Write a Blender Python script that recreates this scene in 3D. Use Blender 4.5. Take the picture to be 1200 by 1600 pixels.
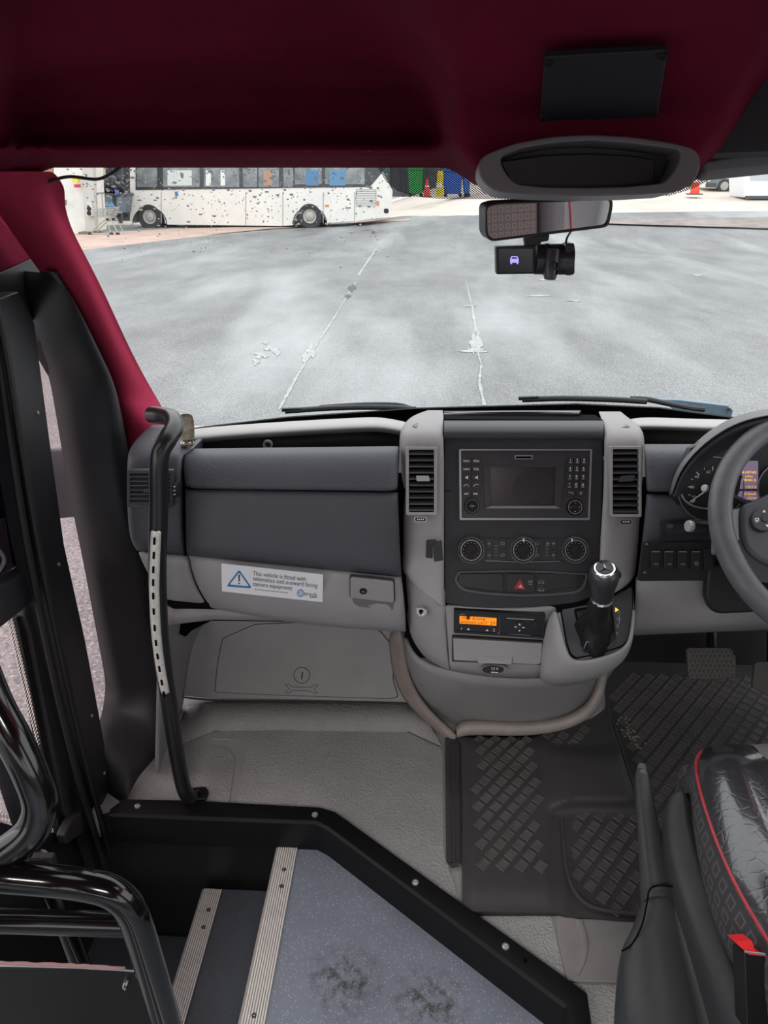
import bpy, bmesh, math, random
from mathutils import Vector, Matrix
for _o in list(bpy.data.objects): bpy.data.objects.remove(_o)
S = bpy.context.scene; C = S.collection
random.seed(7)
# ---------------- camera ----------------
FPX = 1170.0; CAM = Vector((0, 0, 2.0))
PITCH = math.atan(525/FPX); YAW = math.atan(60*math.cos(PITCH)/FPX)
cy_, sy_, cp_, sp_ = math.cos(YAW), math.sin(YAW), math.cos(PITCH), math.sin(PITCH)
VR = Vector((cy_, sy_, 0)); VF = Vector((-sy_*cp_, cy_*cp_, -sp_)); VU = Vector((-sy_*sp_, cy_*sp_, cp_))
cd = bpy.data.cameras.new('camera'); cam = bpy.data.objects.new('camera', cd); C.objects.link(cam)
cd.sensor_fit = 'HORIZONTAL'; cd.sensor_width = 36; cd.lens = FPX*36/1200; cd.clip_start = .02; cd.clip_end = 500
_m = Matrix((VR, VU, -VF)).transposed().to_4x4(); _m.translation = CAM; cam.matrix_world = _m
S.camera = cam
# ---------------- sky, exposure ----------------
w = bpy.data.worlds.new('sky'); S.world = w; w.use_nodes = True
nt = w.node_tree; nt.nodes.clear()
wo = nt.nodes.new('ShaderNodeOutputWorld'); bg = nt.nodes.new('ShaderNodeBackground')
tc = nt.nodes.new('ShaderNodeTexCoord'); sx = nt.nodes.new('ShaderNodeSeparateXYZ'); rp = nt.nodes.new('ShaderNodeValToRGB')
nt.links.new(tc.outputs['Generated'], sx.inputs[0]); nt.links.new(sx.outputs['Z'], rp.inputs[0])
rp.color_ramp.elements[0].color = (.90, .905, .91, 1); rp.color_ramp.elements[1].color = (.97, .985, 1, 1)
nt.links.new(rp.outputs[0], bg.inputs['Color']); bg.inputs['Strength'].default_value = 2.1
nt.links.new(bg.outputs[0], wo.inputs[0])
S.view_settings.view_transform = 'Standard'; S.view_settings.look = 'None'
S.view_settings.exposure = 0.0; S.view_settings.gamma = 1; S.view_settings.use_curve_mapping = False

# ---------------- helpers ----------------
def ray(x, y): return VF + VR*((x-600)/FPX) + VU*((800-y)/FPX)
def P(x, y, X=None, Y=None, Z=None):
    d = ray(x, y)
    t = X/d.x if X is not None else Y/d.y if Y is not None else (Z-2.0)/d.z
    return CAM + d*t
def lin(c): return tuple(((v/255)/12.92 if v/255 <= .04045 else ((v/255+.055)/1.055)**2.4) for v in c)
MATS = {}
def mat(name, rgb, rough=.6, metal=0, bump=0, bscale=400, var=0, vscale=6, rgb2=None, spec=.5, emit=0, kind='noise', alpha=1, trans=0, coat=0, sheen=0, stretch=None, bdist=None):
    if name in MATS: return MATS[name]
    m = bpy.data.materials.new(name); m.use_nodes = True; t = m.node_tree; b = t.nodes['Principled BSDF']
    c = (*lin(rgb), 1); b.inputs['Base Color'].default_value = c
    b.inputs['Roughness'].default_value = rough; b.inputs['Metallic'].default_value = metal
    b.inputs['Specular IOR Level'].default_value = spec; b.inputs['Coat Weight'].default_value = coat
    b.inputs['Sheen Weight'].default_value = sheen
    if alpha < 1: b.inputs['Alpha'].default_value = alpha
    if trans: b.inputs['Transmission Weight'].default_value = trans
    if emit: b.inputs['Emission Color'].default_value = c; b.inputs['Emission Strength'].default_value = emit
    if bump or var:
        tcn = t.nodes.new('ShaderNodeTexCoord'); src = tcn.outputs['Object']
        if stretch:
            mp = t.nodes.new('ShaderNodeMapping'); mp.inputs['Scale'].default_value = stretch
            t.links.new(src, mp.inputs[0]); src = mp.outputs[0]
    if var:
        n = t.nodes.new('ShaderNodeTexNoise'); n.inputs['Scale'].default_value = vscale; n.inputs['Detail'].default_value = 6; n.inputs['Roughness'].default_value = .65
        t.links.new(src, n.inputs['Vector'])
        r = t.nodes.new('ShaderNodeValToRGB'); r.color_ramp.elements[0].position = .35; r.color_ramp.elements[1].position = .65
        c2 = rgb2 or tuple(min(255, v*(1+var)) for v in rgb)
        r.color_ramp.elements[0].color = c; r.color_ramp.elements[1].color = (*lin(c2), 1)
        t.links.new(n.outputs['Fac'], r.inputs[0]); t.links.new(r.outputs[0], b.inputs['Base Color'])
    if bump:
        if kind == 'voronoi':
            n = t.nodes.new('ShaderNodeTexVoronoi'); n.feature = 'DISTANCE_TO_EDGE'; n.inputs['Scale'].default_value = bscale; o = n.outputs['Distance']
            r = t.nodes.new('ShaderNodeMath'); r.operation = 'MINIMUM'; r.inputs[1].default_value = .12; t.links.new(o, r.inputs[0]); o = r.outputs[0]
        else:
            n = t.nodes.new('ShaderNodeTexNoise'); n.inputs['Scale'].default_value = bscale; n.inputs['Detail'].default_value = 3; o = n.outputs['Fac']
        t.links.new(src, n.inputs['Vector'])
        bp = t.nodes.new('ShaderNodeBump'); bp.inputs['Strength'].default_value = bump; bp.inputs['Distance'].default_value = bdist or (.001 if bscale > 50 else .004)
        t.links.new(o, bp.inputs['Height']); t.links.new(bp.outputs[0], b.inputs['Normal'])
    MATS[name] = m; return m
def glass_mat(name, tint=(1, 1, 1), refl=1.0, rough=0.02):
    m = bpy.data.materials.new(name); m.use_nodes = True; t = m.node_tree; t.nodes.clear()
    o = t.nodes.new('ShaderNodeOutputMaterial'); mx = t.nodes.new('ShaderNodeMixShader'); tr = t.nodes.new('ShaderNodeBsdfTransparent'); gl = t.nodes.new('ShaderNodeBsdfGlossy')
    fr = t.nodes.new('ShaderNodeFresnel'); fr.inputs[0].default_value = 1.35; mu = t.nodes.new('ShaderNodeMath'); mu.operation = 'MULTIPLY'; mu.inputs[1].default_value = refl
    tr.inputs[0].default_value = (*tint, 1); gl.inputs['Roughness'].default_value = rough
    t.links.new(fr.outputs[0], mu.inputs[0]); t.links.new(mu.outputs[0], mx.inputs[0]); t.links.new(tr.outputs[0], mx.inputs[1]); t.links.new(gl.outputs[0], mx.inputs[2]); t.links.new(mx.outputs[0], o.inputs[0])
    MATS[name] = m; return m
WL = {}                                        # world origin of each object
def tag(o, label=None, cat=None, group=None, kind=None):
    for k, v in (('label', label), ('category', cat), ('group', group), ('kind', kind)):
        if v: o[k] = v
    return o
def thing(name, label, cat, loc, group=None, kind=None):
    o = bpy.data.objects.new(name, None); C.objects.link(o); o.empty_display_size = .05; o.location = loc; WL[o] = Vector(loc)
    return tag(o, label, cat, group, kind)
def mk(name, geo, m, parent=None, bevel=0, sub=0, solid=0, soff=0, smooth=None, bseg=2, label=None, cat=None, group=None, kind=None):
    vs, fs = geo
    vs = [Vector(v) for v in vs]
    lo = Vector((min(v.x for v in vs), min(v.y for v in vs), min(v.z for v in vs))); hi = Vector((max(v.x for v in vs), max(v.y for v in vs), max(v.z for v in vs)))
    og = Vector(((lo.x+hi.x)/2, (lo.y+hi.y)/2, lo.z))
    me = bpy.data.meshes.new(name); me.from_pydata([v-og for v in vs], [], fs); me.validate()
    bm = bmesh.new(); bm.from_mesh(me); bmesh.ops.recalc_face_normals(bm, faces=bm.faces); bm.to_mesh(me); bm.free()
    me.materials.append(m)
    o = bpy.data.objects.new(name, me); C.objects.link(o)
    if parent is not None: o.parent = parent; o.location = og - WL[parent]
    else: o.location = og
    WL[o] = og
    ang = 35 if smooth is None else smooth
    me.shade_smooth() if hasattr(me, 'shade_smooth') else [setattr(p, 'use_smooth', True) for p in me.polygons]
    if not sub: me.set_sharp_from_angle(angle=math.radians(ang))
    if sub: s = o.modifiers.new('sub', 'SUBSURF'); s.levels = s.render_levels = sub
    if solid: s = o.modifiers.new('solid', 'SOLIDIFY'); s.thickness = solid; s.offset = soff
    if bevel:
        b = o.modifiers.new('bevel', 'BEVEL'); b.width = bevel; b.segments = bseg; b.limit_method = 'ANGLE'; b.angle_limit = math.radians(30); b.harden_normals = True
    return tag(o, label, cat, group, kind)
def join(*gs):
    V = []; F = []
    for vs, fs in gs:
        n = len(V); V += list(vs); F += [tuple(i+n for i in f) for f in fs]
    return V, F
def box(c, s, R=None):
    c = Vector(c); V = []
    for i in (-1, 1):
        for j in (-1, 1):
            for k in (-1, 1):
                v = Vector((i*s[0]/2, j*s[1]/2, k*s[2]/2)); V.append(c+(R@v if R else v))
    return V, [(0, 1, 3, 2), (4, 6, 7, 5), (0, 4, 5, 1), (2, 3, 7, 6), (0, 2, 6, 4), (1, 5, 7, 3)]
def prism(A, B):
    n = len(A); return list(A)+list(B), [tuple(range(n))[::-1], tuple(range(n, 2*n))]+[(i, (i+1) % n, n+(i+1) % n, n+i) for i in range(n)]
def grid(rows, cu=False):
    n = len(rows[0]); V = [p for r in rows for p in r]; F = []
    for i in range(len(rows)-1):
        for j in range(n if cu else n-1):
            k = (j+1) % n; F.append((i*n+j, i*n+k, (i+1)*n+k, (i+1)*n+j))
    return V, F
def cr(pts, k=6):                               # catmull-rom resample
    pts = [Vector(p) for p in pts]; out = []
    for i in range(len(pts)-1):
        a = pts[max(i-1, 0)]; b = pts[i]; c = pts[i+1]; d = pts[min(i+2, len(pts)-1)]
        for j in range(k):
            t = j/k; out.append(.5*((2*b)+(c-a)*t+(2*a-5*b+4*c-d)*t*t+(3*b-a-3*c+d)*t**3))
    return out+[pts[-1]]
def tube(path, r, n=14, k=6, radii=None, flat=None):
    pts = cr(path, k) if k > 1 else [Vector(p) for p in path]
    rr = [r]*len(pts) if radii is None else [v.x for v in cr([(q, 0, 0) for q in radii], k)]
    T = [(pts[min(i+1, len(pts)-1)]-pts[max(i-1, 0)]).normalized() for i in range(len(pts))]
    up = Vector((0, 0, 1)) if abs(T[0].z) < .9 else Vector((0, 1, 0))
    a = T[0].cross(up).normalized(); rows = []
    for i, p in enumerate(pts):
        a = (a-T[i]*a.dot(T[i])).normalized(); b = T[i].cross(a)
        fy = flat or 1
        rows.append([p+rr[i]*(a*math.cos(2*math.pi*q/n)+b*fy*math.sin(2*math.pi*q/n)) for q in range(n)])
    V, F = grid(rows, True); F.append(tuple(range(n))[::-1]); F.append(tuple(range(len(V)-n, len(V)))); return V, F
def lathe(base, axis, prof, n=24, xr=None, caps=True):   # prof: (radius, distance along axis)
    ax = Vector(axis).normalized(); x = Vector(xr).normalized() if xr else (Vector((0, 0, 1)) if abs(ax.z) < .8 else Vector((0, 1, 0))).cross(ax).normalized(); y = ax.cross(x); base = Vector(base)
    rows = [[base+ax*h+max(r, 1e-4)*(x*math.cos(2*math.pi*q/n)+y*math.sin(2*math.pi*q/n)) for q in range(n)] for r, h in prof]
    V, F = grid(rows, True)
    if caps: F.append(tuple(range(n))[::-1]); F.append(tuple(range(len(V)-n, len(V))))
    return V, F
def rpoly(pts, r, k=4):                         # round the corners of a 2-D polygon
    out = []; n = len(pts)
    for i in range(n):
        a = Vector(pts[i-1]); b = Vector(pts[i]); c = Vector(pts[(i+1) % n])
        d1 = min(r, (a-b).length*.45); d2 = min(r, (c-b).length*.45); p = b+(a-b).normalized()*d1; q = b+(c-b).normalized()*d2
        for j in range(k+1):
            t = j/k; out.append(tuple((1-t)**2*p+2*t*(1-t)*b+t*t*q))
    return out
def rc(x0, y0, x1, y1, r=0): 
    p = [(x0, y0), (x1, y0), (x1, y1), (x0, y1)]; return rpoly(p, r) if r else p
class Pl:
    """a flat working plane in the vehicle; px() gives where a sight line to a photograph pixel meets it"""
    def __init__(s, o, u, v):
        s.o = Vector(o); s.u = Vector(u).normalized(); s.v = Vector(v); s.v = (s.v-s.u*s.v.dot(s.u)).normalized(); s.n = s.u.cross(s.v)
    def hit(s, x, y, h=0):
        d = ray(x, y); t = (s.o+s.n*h-CAM).dot(s.n)/d.dot(s.n); return CAM+d*t
    def pr(s, poly, h0, h1): 
        A = [s.hit(*q) for q in poly]; return prism([a+s.n*h0 for a in A], [a+s.n*h1 for a in A])
    def prh(s, poly, h0, h1):                   # like pr, but the outline is taken on the raised plane
        A = [s.hit(x, y, h1) for x, y in poly]; return prism([a+s.n*(h0-h1) for a in A], A)
    def ring(s, poly, inner, h0, h1):           # frame between two px outlines of equal length
        A = [s.hit(*q) for q in poly]; B = [s.hit(*q) for q in inner]; n = len(A)
        rows = [[a+s.n*h0 for a in A], [a+s.n*h1 for a in A], [b+s.n*h1 for b in B], [b+s.n*h0 for b in B]]
        V, F = grid(rows, True); F += [(3*n+i, 3*n+(i+1) % n, (i+1) % n, i) for i in range(n)]; return V, F
    def cyl(s, x, y, prof, n=28, caps=True): return lathe(s.hit(x, y), s.n, prof, n, None, caps)
def YPl(y): return Pl((0, y, 0), (1, 0, 0), (0, 0, 1))
_tc = {}
def tmesh(txt, size):
    c = bpy.data.curves.new('t', 'FONT'); c.body = txt; c.size = size; c.align_x = 'CENTER'; c.align_y = 'CENTER'; c.resolution_u = 2
    o = bpy.data.objects.new('t', c); me = bpy.data.meshes.new_from_object(o)
    V = [v.co.copy() for v in me.vertices]; F = [tuple(p.vertices) for p in me.polygons]
    bpy.data.objects.remove(o); bpy.data.curves.remove(c); bpy.data.meshes.remove(me); return V, F
def ftext(fr, txt, x, y, hpx, h, wpx=None, rot=0, align=0):  # cap height hpx, lies on plane fr at height h
    p = fr.hit(x, y); sc = (fr.hit(x, y+hpx/2)-fr.hit(x, y-hpx/2)).length
    V, F = tmesh(txt, sc*1.4)
    xs = [v.x for v in V]; w0 = max(xs)-min(xs); k = 1
    if wpx: k = (fr.hit(x+wpx/2, y)-fr.hit(x-wpx/2, y)).length/w0
    return [p+fr.u*(v.x*k)+fr.v*v.y+fr.n*h for v in V], F
# ---------------- materials ----------------
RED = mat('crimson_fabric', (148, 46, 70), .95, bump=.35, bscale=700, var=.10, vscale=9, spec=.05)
RED_SHADED = mat('crimson_fabric_shaded', (92, 22, 42), .95, bump=.35, bscale=700, var=.10, vscale=9, spec=.05)  # darker copy of the crimson fabric; overhead shade is put into the colour
GREY = mat('grey_plastic', (155, 154, 155), .55, bump=.12, bscale=900, var=.05, vscale=5, spec=.35)
GREY2 = mat('grey_dirty_plastic', (146, 136, 132), .6, bump=.2, bscale=700, var=.12, vscale=7, spec=.35)
DARK = mat('charcoal_grained_plastic', (72, 73, 80), .5, bump=.55, bdist=.0016, bscale=330, var=.06, vscale=8, spec=.4)
DARKS = mat('charcoal_plastic', (60, 61, 67), .45, bump=.12, bscale=900, spec=.4)
BLK = mat('black_plastic', (36, 36, 39), .45, bump=.15, bscale=800, spec=.4)
FASC = mat('black_fascia_plastic', (42, 43, 47), .5, bump=.1, bscale=900, var=.06, vscale=9, spec=.4)
TRIM = mat('moulded_black_trim', (36, 36, 39), .42, bump=.2, bscale=500, var=.1, vscale=5, spec=.4)
PIT = mat('deep_black', (10, 10, 11), .9, spec=.05)
GLOSS = mat('gloss_black_paint', (10, 11, 11), .14, spec=.5, coat=.3)
TUBEM = mat('satin_black_tube', (30, 31, 33), .3, bump=.05, bscale=300, spec=.6)
RUB = mat('rubber', (66, 64, 65), .62, bump=.25, bscale=500, var=.14, vscale=6, spec=.3)
RUBL = mat('rubber_dusty', (84, 80, 80), .7, bump=.2, bscale=500, var=.1, vscale=8, spec=.25)
LINO = mat('grey_grained_floor', (150, 149, 148), .55, bump=.9, bdist=.004, bscale=230, var=.12, vscale=4, spec=.35)
LINOS = mat('grey_floor_border', (152, 150, 149), .6, bump=.2, bscale=700, var=.08, vscale=6, spec=.3)
VINYL = mat('speckled_blue_grey_vinyl', (118, 124, 136), .5, bump=.15, bscale=500, var=.12, vscale=5, spec=.4)
ALU = mat('ribbed_aluminium', (226, 222, 218), .45, metal=.1, bump=.1, bscale=300, var=.06, vscale=30)
CHROME = mat('chrome', (225, 226, 230), .12, metal=1)
STEEL = mat('tarnished_steel', (190, 182, 165), .32, metal=.9, var=.2, vscale=60, rgb2=(120, 105, 85))
WHT = mat('white_print', (232, 232, 234), .6)
LGR = mat('pale_print', (165, 167, 172), .6)
SILV = mat('silver_edge', (150, 150, 155), .3, metal=.5)
WINE = mat('red_print', (190, 40, 60), .6)
# speckles and dirt patch in the saloon vinyl
def add_spots(m, scale, thr, col, fac=.8):
    t = m.node_tree; b = t.nodes['Principled BSDF']; src = b.inputs['Base Color'].links[0].from_socket
    n = t.nodes.new('ShaderNodeTexVoronoi'); n.inputs['Scale'].default_value = scale; tcn = t.nodes.new('ShaderNodeTexCoord')
    t.links.new(tcn.outputs['Object'], n.inputs['Vector']); l = t.nodes.new('ShaderNodeMath'); l.operation = 'LESS_THAN'; l.inputs[1].default_value = thr
    t.links.new(n.outputs['Distance'], l.inputs[0]); q = t.nodes.new('ShaderNodeMath'); q.operation = 'MULTIPLY'; q.inputs[1].default_value = fac; t.links.new(l.outputs[0], q.inputs[0])
    x = t.nodes.new('ShaderNodeMix'); x.data_type = 'RGBA'; x.inputs['B'].default_value = (*lin(col), 1)
    t.links.new(q.outputs[0], x.inputs['Factor']); t.links.new(src, x.inputs['A']); t.links.new(x.outputs['Result'], b.inputs['Base Color'])
add_spots(VINYL, 200, .2, (190, 194, 202), .8)
add_spots(LINO, 330, .28, (176, 172, 168), .55)
# asphalt
ASPH = mat('wet_asphalt', (106, 107, 108), .55, bump=1.0, bscale=60, var=.2, vscale=.8, rgb2=(144, 146, 147), spec=.4, stretch=(1, .45, 1))
def asph():
    t = ASPH.node_tree; b = t.nodes['Principled BSDF']; src = b.inputs['Base Color'].links[0].from_socket; tcn = t.nodes.new('ShaderNodeTexCoord')
    def noise(sc, lo, hi, det=4, st=None):
        n = t.nodes.new('ShaderNodeTexNoise'); n.inputs['Scale'].default_value = sc; n.inputs['Detail'].default_value = det; v = tcn.outputs['Object']
        if st: mp = t.nodes.new('ShaderNodeMapping'); mp.inputs['Scale'].default_value = st; mp.inputs['Rotation'].default_value = (0, 0, .5); t.links.new(v, mp.inputs[0]); v = mp.outputs[0]
        t.links.new(v, n.inputs['Vector']); r = t.nodes.new('ShaderNodeMapRange'); r.inputs[1].default_value = lo; r.inputs[2].default_value = hi; t.links.new(n.outputs['Fac'], r.inputs[0]); return r.outputs[0]
    def mix(f, a, col, k):
        q = t.nodes.new('ShaderNodeMath'); q.operation = 'MULTIPLY'; q.inputs[1].default_value = k; t.links.new(f, q.inputs[0])
        x = t.nodes.new('ShaderNodeMix'); x.data_type = 'RGBA'; x.inputs['B'].default_value = (*lin(col), 1); t.links.new(q.outputs[0], x.inputs['Factor']); t.links.new(a, x.inputs['A']); return x.outputs['Result']
    s = mix(noise(45, .5, .62, 2), src, (72, 74, 78), .6)              # aggregate
    s = mix(noise(60, .55, .66, 2), s, (205, 205, 205), .55)
    s = mix(noise(13, .48, .66, 5), s, (96, 98, 100), .32)
    s = mix(noise(.35, .5, .72, 6, (1.6, .35, 1)), s, (200, 203, 205), .42)  # drying streaks
    t.links.new(s, b.inputs['Base Color'])
asph()
CONC = mat('pale_concrete_yard', (196, 186, 176), .7, var=.12, vscale=.5, bump=.3, bscale=20)
BUSW = mat('bus_white_paint', (226, 224, 218), .35, var=.04, vscale=2)
BUSG = mat('bus_window_glass', (70, 78, 84), .08, var=.9, vscale=1.2, rgb2=(150, 158, 160), spec=.8)
TYRE = mat('tyre', (60, 60, 62), .8, bump=.3, bscale=60)
HUB = mat('wheel_hub', (176, 172, 166), .5, metal=.3)
WALLC = mat('cream_wall', (206, 198, 172), .8, var=.06, vscale=1)

# ---------------- outside: yard ----------------
def gz(x, y):
    s = min(max((x+4.5)/9, 0), 1); s = s*s*(3-2*s); r = min(max((y-24)/17, 0), 1.6); return s*r*1.25
xs = [-60+i*2.5 for i in range(58)]; ys = [-14+j*1.5 for j in range(72)]
g = grid([[(x, y, gz(x, y)) for x in xs] for y in ys])
ground = mk('ground', g, ASPH, smooth=180, kind='structure')
def onground(x, y, h=.004):                      # sight line to the yard surface
    d = ray(x, y); t = 1.0
    while CAM.z+d.z*t > gz(d.x*t, d.y*t)+h and t < 120: t += .02 if t < 20 else .05
    q = CAM+d*t; q.z = gz(q.x, q.y)+h; return q
def decal(name, poly, m, h=.004, **k): return mk(name, ([onground(x, y, h) for x, y in poly], [tuple(range(len(poly)))]), m, ground, **k)
def interp(p, k): return [tuple(Vector(p[i]).lerp(Vector(p[i+1]), j/k)) for i in range(len(p)-1) for j in range(k)]+[p[-1]]
MARK = mat('worn_white_marking', (192, 194, 194), .8, var=.2, vscale=14, rgb2=(150, 152, 153))
MARKD = mat('dark_patch', (88, 90, 92), .7)
def line(name, pts, w0, w1, m, jit=.4):
    n = len(pts); L = []; R = []
    for i, (x, y) in enumerate(pts):
        ww = (w0+(w1-w0)*i/(n-1))*(1+random.uniform(-jit, jit)); L.append((x-ww/2, y)); R.append((x+ww/2, y))
    V = [onground(*q, .006) for q in L]+[onground(*q, .006) for q in R]
    return mk(name, (V, [(i, i+1, n+i+1, n+i) for i in range(n-1)]), m, ground)
line('worn_line', interp([(556, 440), (520, 500), (490, 545), (462, 592), (436, 640)], 14), 2, 5, MARK, .6)
line('worn_line', interp([(604, 368), (580, 400), (560, 430)], 8), 2, 3, MARK, .6)
line('crack', interp([(745, 545), (752, 570), (749, 598), (757, 634)], 8), 3, 4, MARK, .6)
line('crack', interp([(728, 440), (738, 480), (744, 520)], 8), 2, 4, MARK, .7)
def blob(name, cx, cy, rx, ry, m, n=26, j=.45):
    pts = [(cx+rx*(1+random.uniform(-j, j))*math.cos(2*math.pi*i/n), cy+ry*(1+random.uniform(-j, j))*math.sin(2*math.pi*i/n)) for i in range(n)]
    V = [onground(cx, cy, .012)]+[onground(x, y, .006) for x, y in pts]; mk(name, (V, [(0, 1+i, 1+(i+1) % n) for i in range(n)]), m, ground)
blob('pale_patch', 743, 536, 9, 17, MARK); blob('pale_patch', 741, 548, 18, 3, MARK, 20)
for (x, y, a, b_) in [(408, 555, 9, 5), (420, 545, 8, 4), (432, 550, 6, 5), (400, 565, 6, 4), (415, 536, 5, 3), (486, 548, 6, 12), (478, 560, 5, 8)]: blob('pale_patch', x, y, a, b_, MARK, 18, .6)
for (x, y, a, b_) in [(550, 450, 6, 5), (544, 463, 4, 3), (508, 361, 14, 2.5), (585, 360, 16, 2)]: blob('dark_patch', x, y, a, b_, MARKD, 18, .5)
for (x, y, a) in [(855, 437, 14), (735, 478, 10), (840, 462, 18), (900, 470, 12), (1090, 430, 8)]: blob('pale_patch', x, y, a, 1.3, MARK, 18, .6)
# pale concrete apron beyond the asphalt
far = [(150, 352), (300, 349), (608, 341), (640, 338), (900, 334), (1100, 331), (1210, 330)]
far = interp(far, 8)
A = [onground(x, y, .02) for x, y in far]; Bq = [Vector((a.x*(62/a.y), 62, 0)) for a in A]
rows = [[a.lerp(b, k/30) for a, b in zip(A, Bq)] for k in range(31)]
rows = [[Vector((v.x, v.y, gz(v.x, v.y)+(.05 if i > 0 else -.02))) for v in r] for i, r in enumerate(rows)]
mk('concrete_apron', grid(rows), CONC, ground)
PINKC = mat('reddish_concrete', (180, 156, 144), .75, var=.15, vscale=1)
def strip(name, top, bot, m, h=.03):
    top = interp(top, 6); bot = interp(bot, 6); ks = [0, .12, .3, .5, .7, .88, 1]
    mk(name, grid([[onground(a[0]+(b[0]-a[0])*k, a[1]+(b[1]-a[1])*k, h if 0 < k < 1 else -.004) for a, b in zip(top, bot)] for k in ks]), m, ground)
strip('reddish_strip', [(104, 366), (250, 358), (440, 352), (640, 341)], [(118, 392), (290, 372), (420, 358), (640, 345)], PINKC)
strip('dark_asphalt_patch', [(860, 344), (1000, 342), (1230, 338)], [(860, 346), (1000, 352), (1230, 360)], mat('dark_asphalt', (128, 120, 116), .8, var=.25, vscale=2, bump=.5, bscale=30), .06)

# ---------------- outside: bus ----------------
YB = 33.4; BP = YPl(YB)
bus = thing('bus', 'long white single-deck bus parked across the yard', 'bus', (-6, YB, 0))
def arch(cx, cy, r, n=12): return [(cx+r*math.cos(math.pi-math.pi*i/n), cy-r*math.sin(math.pi*i/n)) for i in range(n+1)]
body = [(203, 150), (203, 345), (206, 348)]+arch(232, 349, 26)+[(262, 351), (440, 353)]+arch(484, 352, 26)+[(514, 348), (560, 345), (600, 338), (608, 333), (610, 300), (594, 268), (560, 150)]
mk('body', BP.pr(body, -2.5, 0), BUSW, bus, bevel=.03)
mk('window_band', BP.pr([(212, 180), (212, 297), (578, 292), (603, 262), (560, 180)], 0, .02), mat('bus_black_band', (44, 48, 52), .15, spec=.7), bus)
for x0, x1 in [(214, 246), (255, 312), (319, 374), (380, 402), (404, 436), (443, 458), (461, 503), (508, 570)]:
    mk('window', BP.pr(rc(x0, 190, x1, 292 if x1 < 500 else 288, 2), .02, .035), BUSG, bus)
POST = mat('bus_interior_colours', (180, 190, 190), .5, var=.8, vscale=3, rgb2=(120, 140, 90))
for x0, x1, c in [(262, 300, (206, 214, 210)), (322, 330, (225, 228, 225)), (345, 352, (225, 228, 225)), (412, 425, (176, 140, 120)), (478, 498, (86, 130, 170)), (515, 540, (96, 140, 176))]:
    mk('reflection_panel' if 0 else 'seat_seen_through_window', BP.pr(rc(x0, 266, x1, 290, 1), .035, .04), mat('bus_in%d' % x0, c, .5), bus)
for x, yb in [(252, 349), (384, 352), (442, 353), (505, 349), (554, 346)]: mk('panel_seam', BP.pr(rc(x-.5, 300, x+.6, yb), 0, .012), LGR, bus)
for x, y in [(234, 351), (484, 350)]:
    for dz in (0, -2.2):
        t_ = mk('wheel', BP.cyl(x, y-12, [(.1, dz-.3), (.46, dz-.3), (.53, dz-.24), (.53, dz-.04), (.46, dz+.03), (.3, dz+.02), (.29, dz-.02), (.05, dz-.02)], 28), TYRE, bus)
        mk('hub', BP.cyl(x, y-12, [(.28, dz-.02), (.28, dz+.03), (.18, dz), (.17, dz+.05), (.08, dz+.08), (.02, dz+.08)], 24), HUB, t_)
    mk('wheel_arch_trim', join(*[tube([BP.hit(px_, py_, .01) for px_, py_ in arch(x, y, 26.5)], .02, 8, 1)]), BLK, bus)
gr = mk('engine_grille', BP.pr(rc(556, 296, 588, 321, 1), 0, .02), mat('grille_shade', (150, 150, 148), .6), bus)
for i in range(9): mk('slat', BP.pr(rc(557, 297.5+i*2.7, 587, 299+i*2.7), .02, .04), BUSW, gr)
mk('tail_lamp', BP.pr(rc(589, 314, 592, 321), 0, .03), mat('orange_lamp', (220, 130, 60), .4), bus)
mk('side_marker', BP.pr(rc(508, 320, 514, 323), 0, .02), mat('orange_lamp', (220, 130, 60), .4), bus)
mk('rear_pipe', BP.pr(rc(600, 326, 607, 333, 2), -.3, .02), BLK, bus)
mk('blue_sticker', BP.pr([(273, 300), (277, 299), (279, 304), (276, 308), (274, 306)], 0, .012), mat('sticker_blue', (70, 130, 180), .5), bus)
for i in range(26):
    x = random.uniform(214, 545); y = random.uniform(302, 344)
    if min(abs(x-232), abs(x-484)) < 30: continue
    mk('dirt_spot', BP.pr([(x+1.1*math.cos(a)*random.uniform(.6, 1.4), y+.8*math.sin(a)) for a in [i_*math.pi/3 for i_ in range(6)]], 0, .012), mat('dirt', (90, 84, 76), .9), bus, kind=None)
for x, y, w_ in [(215, 312, 6), (217, 325, 5), (240, 312, 5), (311, 334, 5), (414, 299, 6), (540, 324, 8)]: mk('small_badge', BP.pr(rc(x, y, x+w_, y+1.6), 0, .012), mat('dirt', (90, 84, 76), .9), bus)

# ---------------- outside: depot building with doorway, bins, trolley ----------------
def yprism(Y, poly, d): return YPl(Y).pr(poly, -d, 0)
bld = thing('depot_building', 'white depot building behind the left end of the bus', 'building', (-14, 37, 0))
mk('wall', yprism(38, [(60, 100), (60, 352), (215, 350), (215, 100)], .4), WALLC, bld)
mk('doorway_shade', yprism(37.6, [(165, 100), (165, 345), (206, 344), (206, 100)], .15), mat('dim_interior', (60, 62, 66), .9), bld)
for x0, x1 in [(132, 138), (150, 153), (184, 190)]: mk('door_post', yprism(35.5, rc(x0, 100, x1, 349), .15), mat('dark_frame', (58, 62, 66), .5), bld)
col = thing('pillar', 'white square pillar with yellow and red notices by the shopping trolley', 'pillar', P(110, 366, Y=29.5))
mk('shaft', yprism(29.5, [(80, 100), (84, 290), (106, 368), (148, 362), (130, 100)], 1.2), mat('white_cladding', (226, 224, 218), .6, var=.05, vscale=3), col, bevel=.03)
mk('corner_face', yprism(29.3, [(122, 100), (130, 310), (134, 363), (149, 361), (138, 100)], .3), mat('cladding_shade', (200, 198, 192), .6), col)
p29 = YPl(29.2)
mk('yellow_notice', p29.pr(rc(113, 274, 122, 285, 1), -.12, .02), mat('notice_yellow', (235, 215, 60), .6), col)
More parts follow.
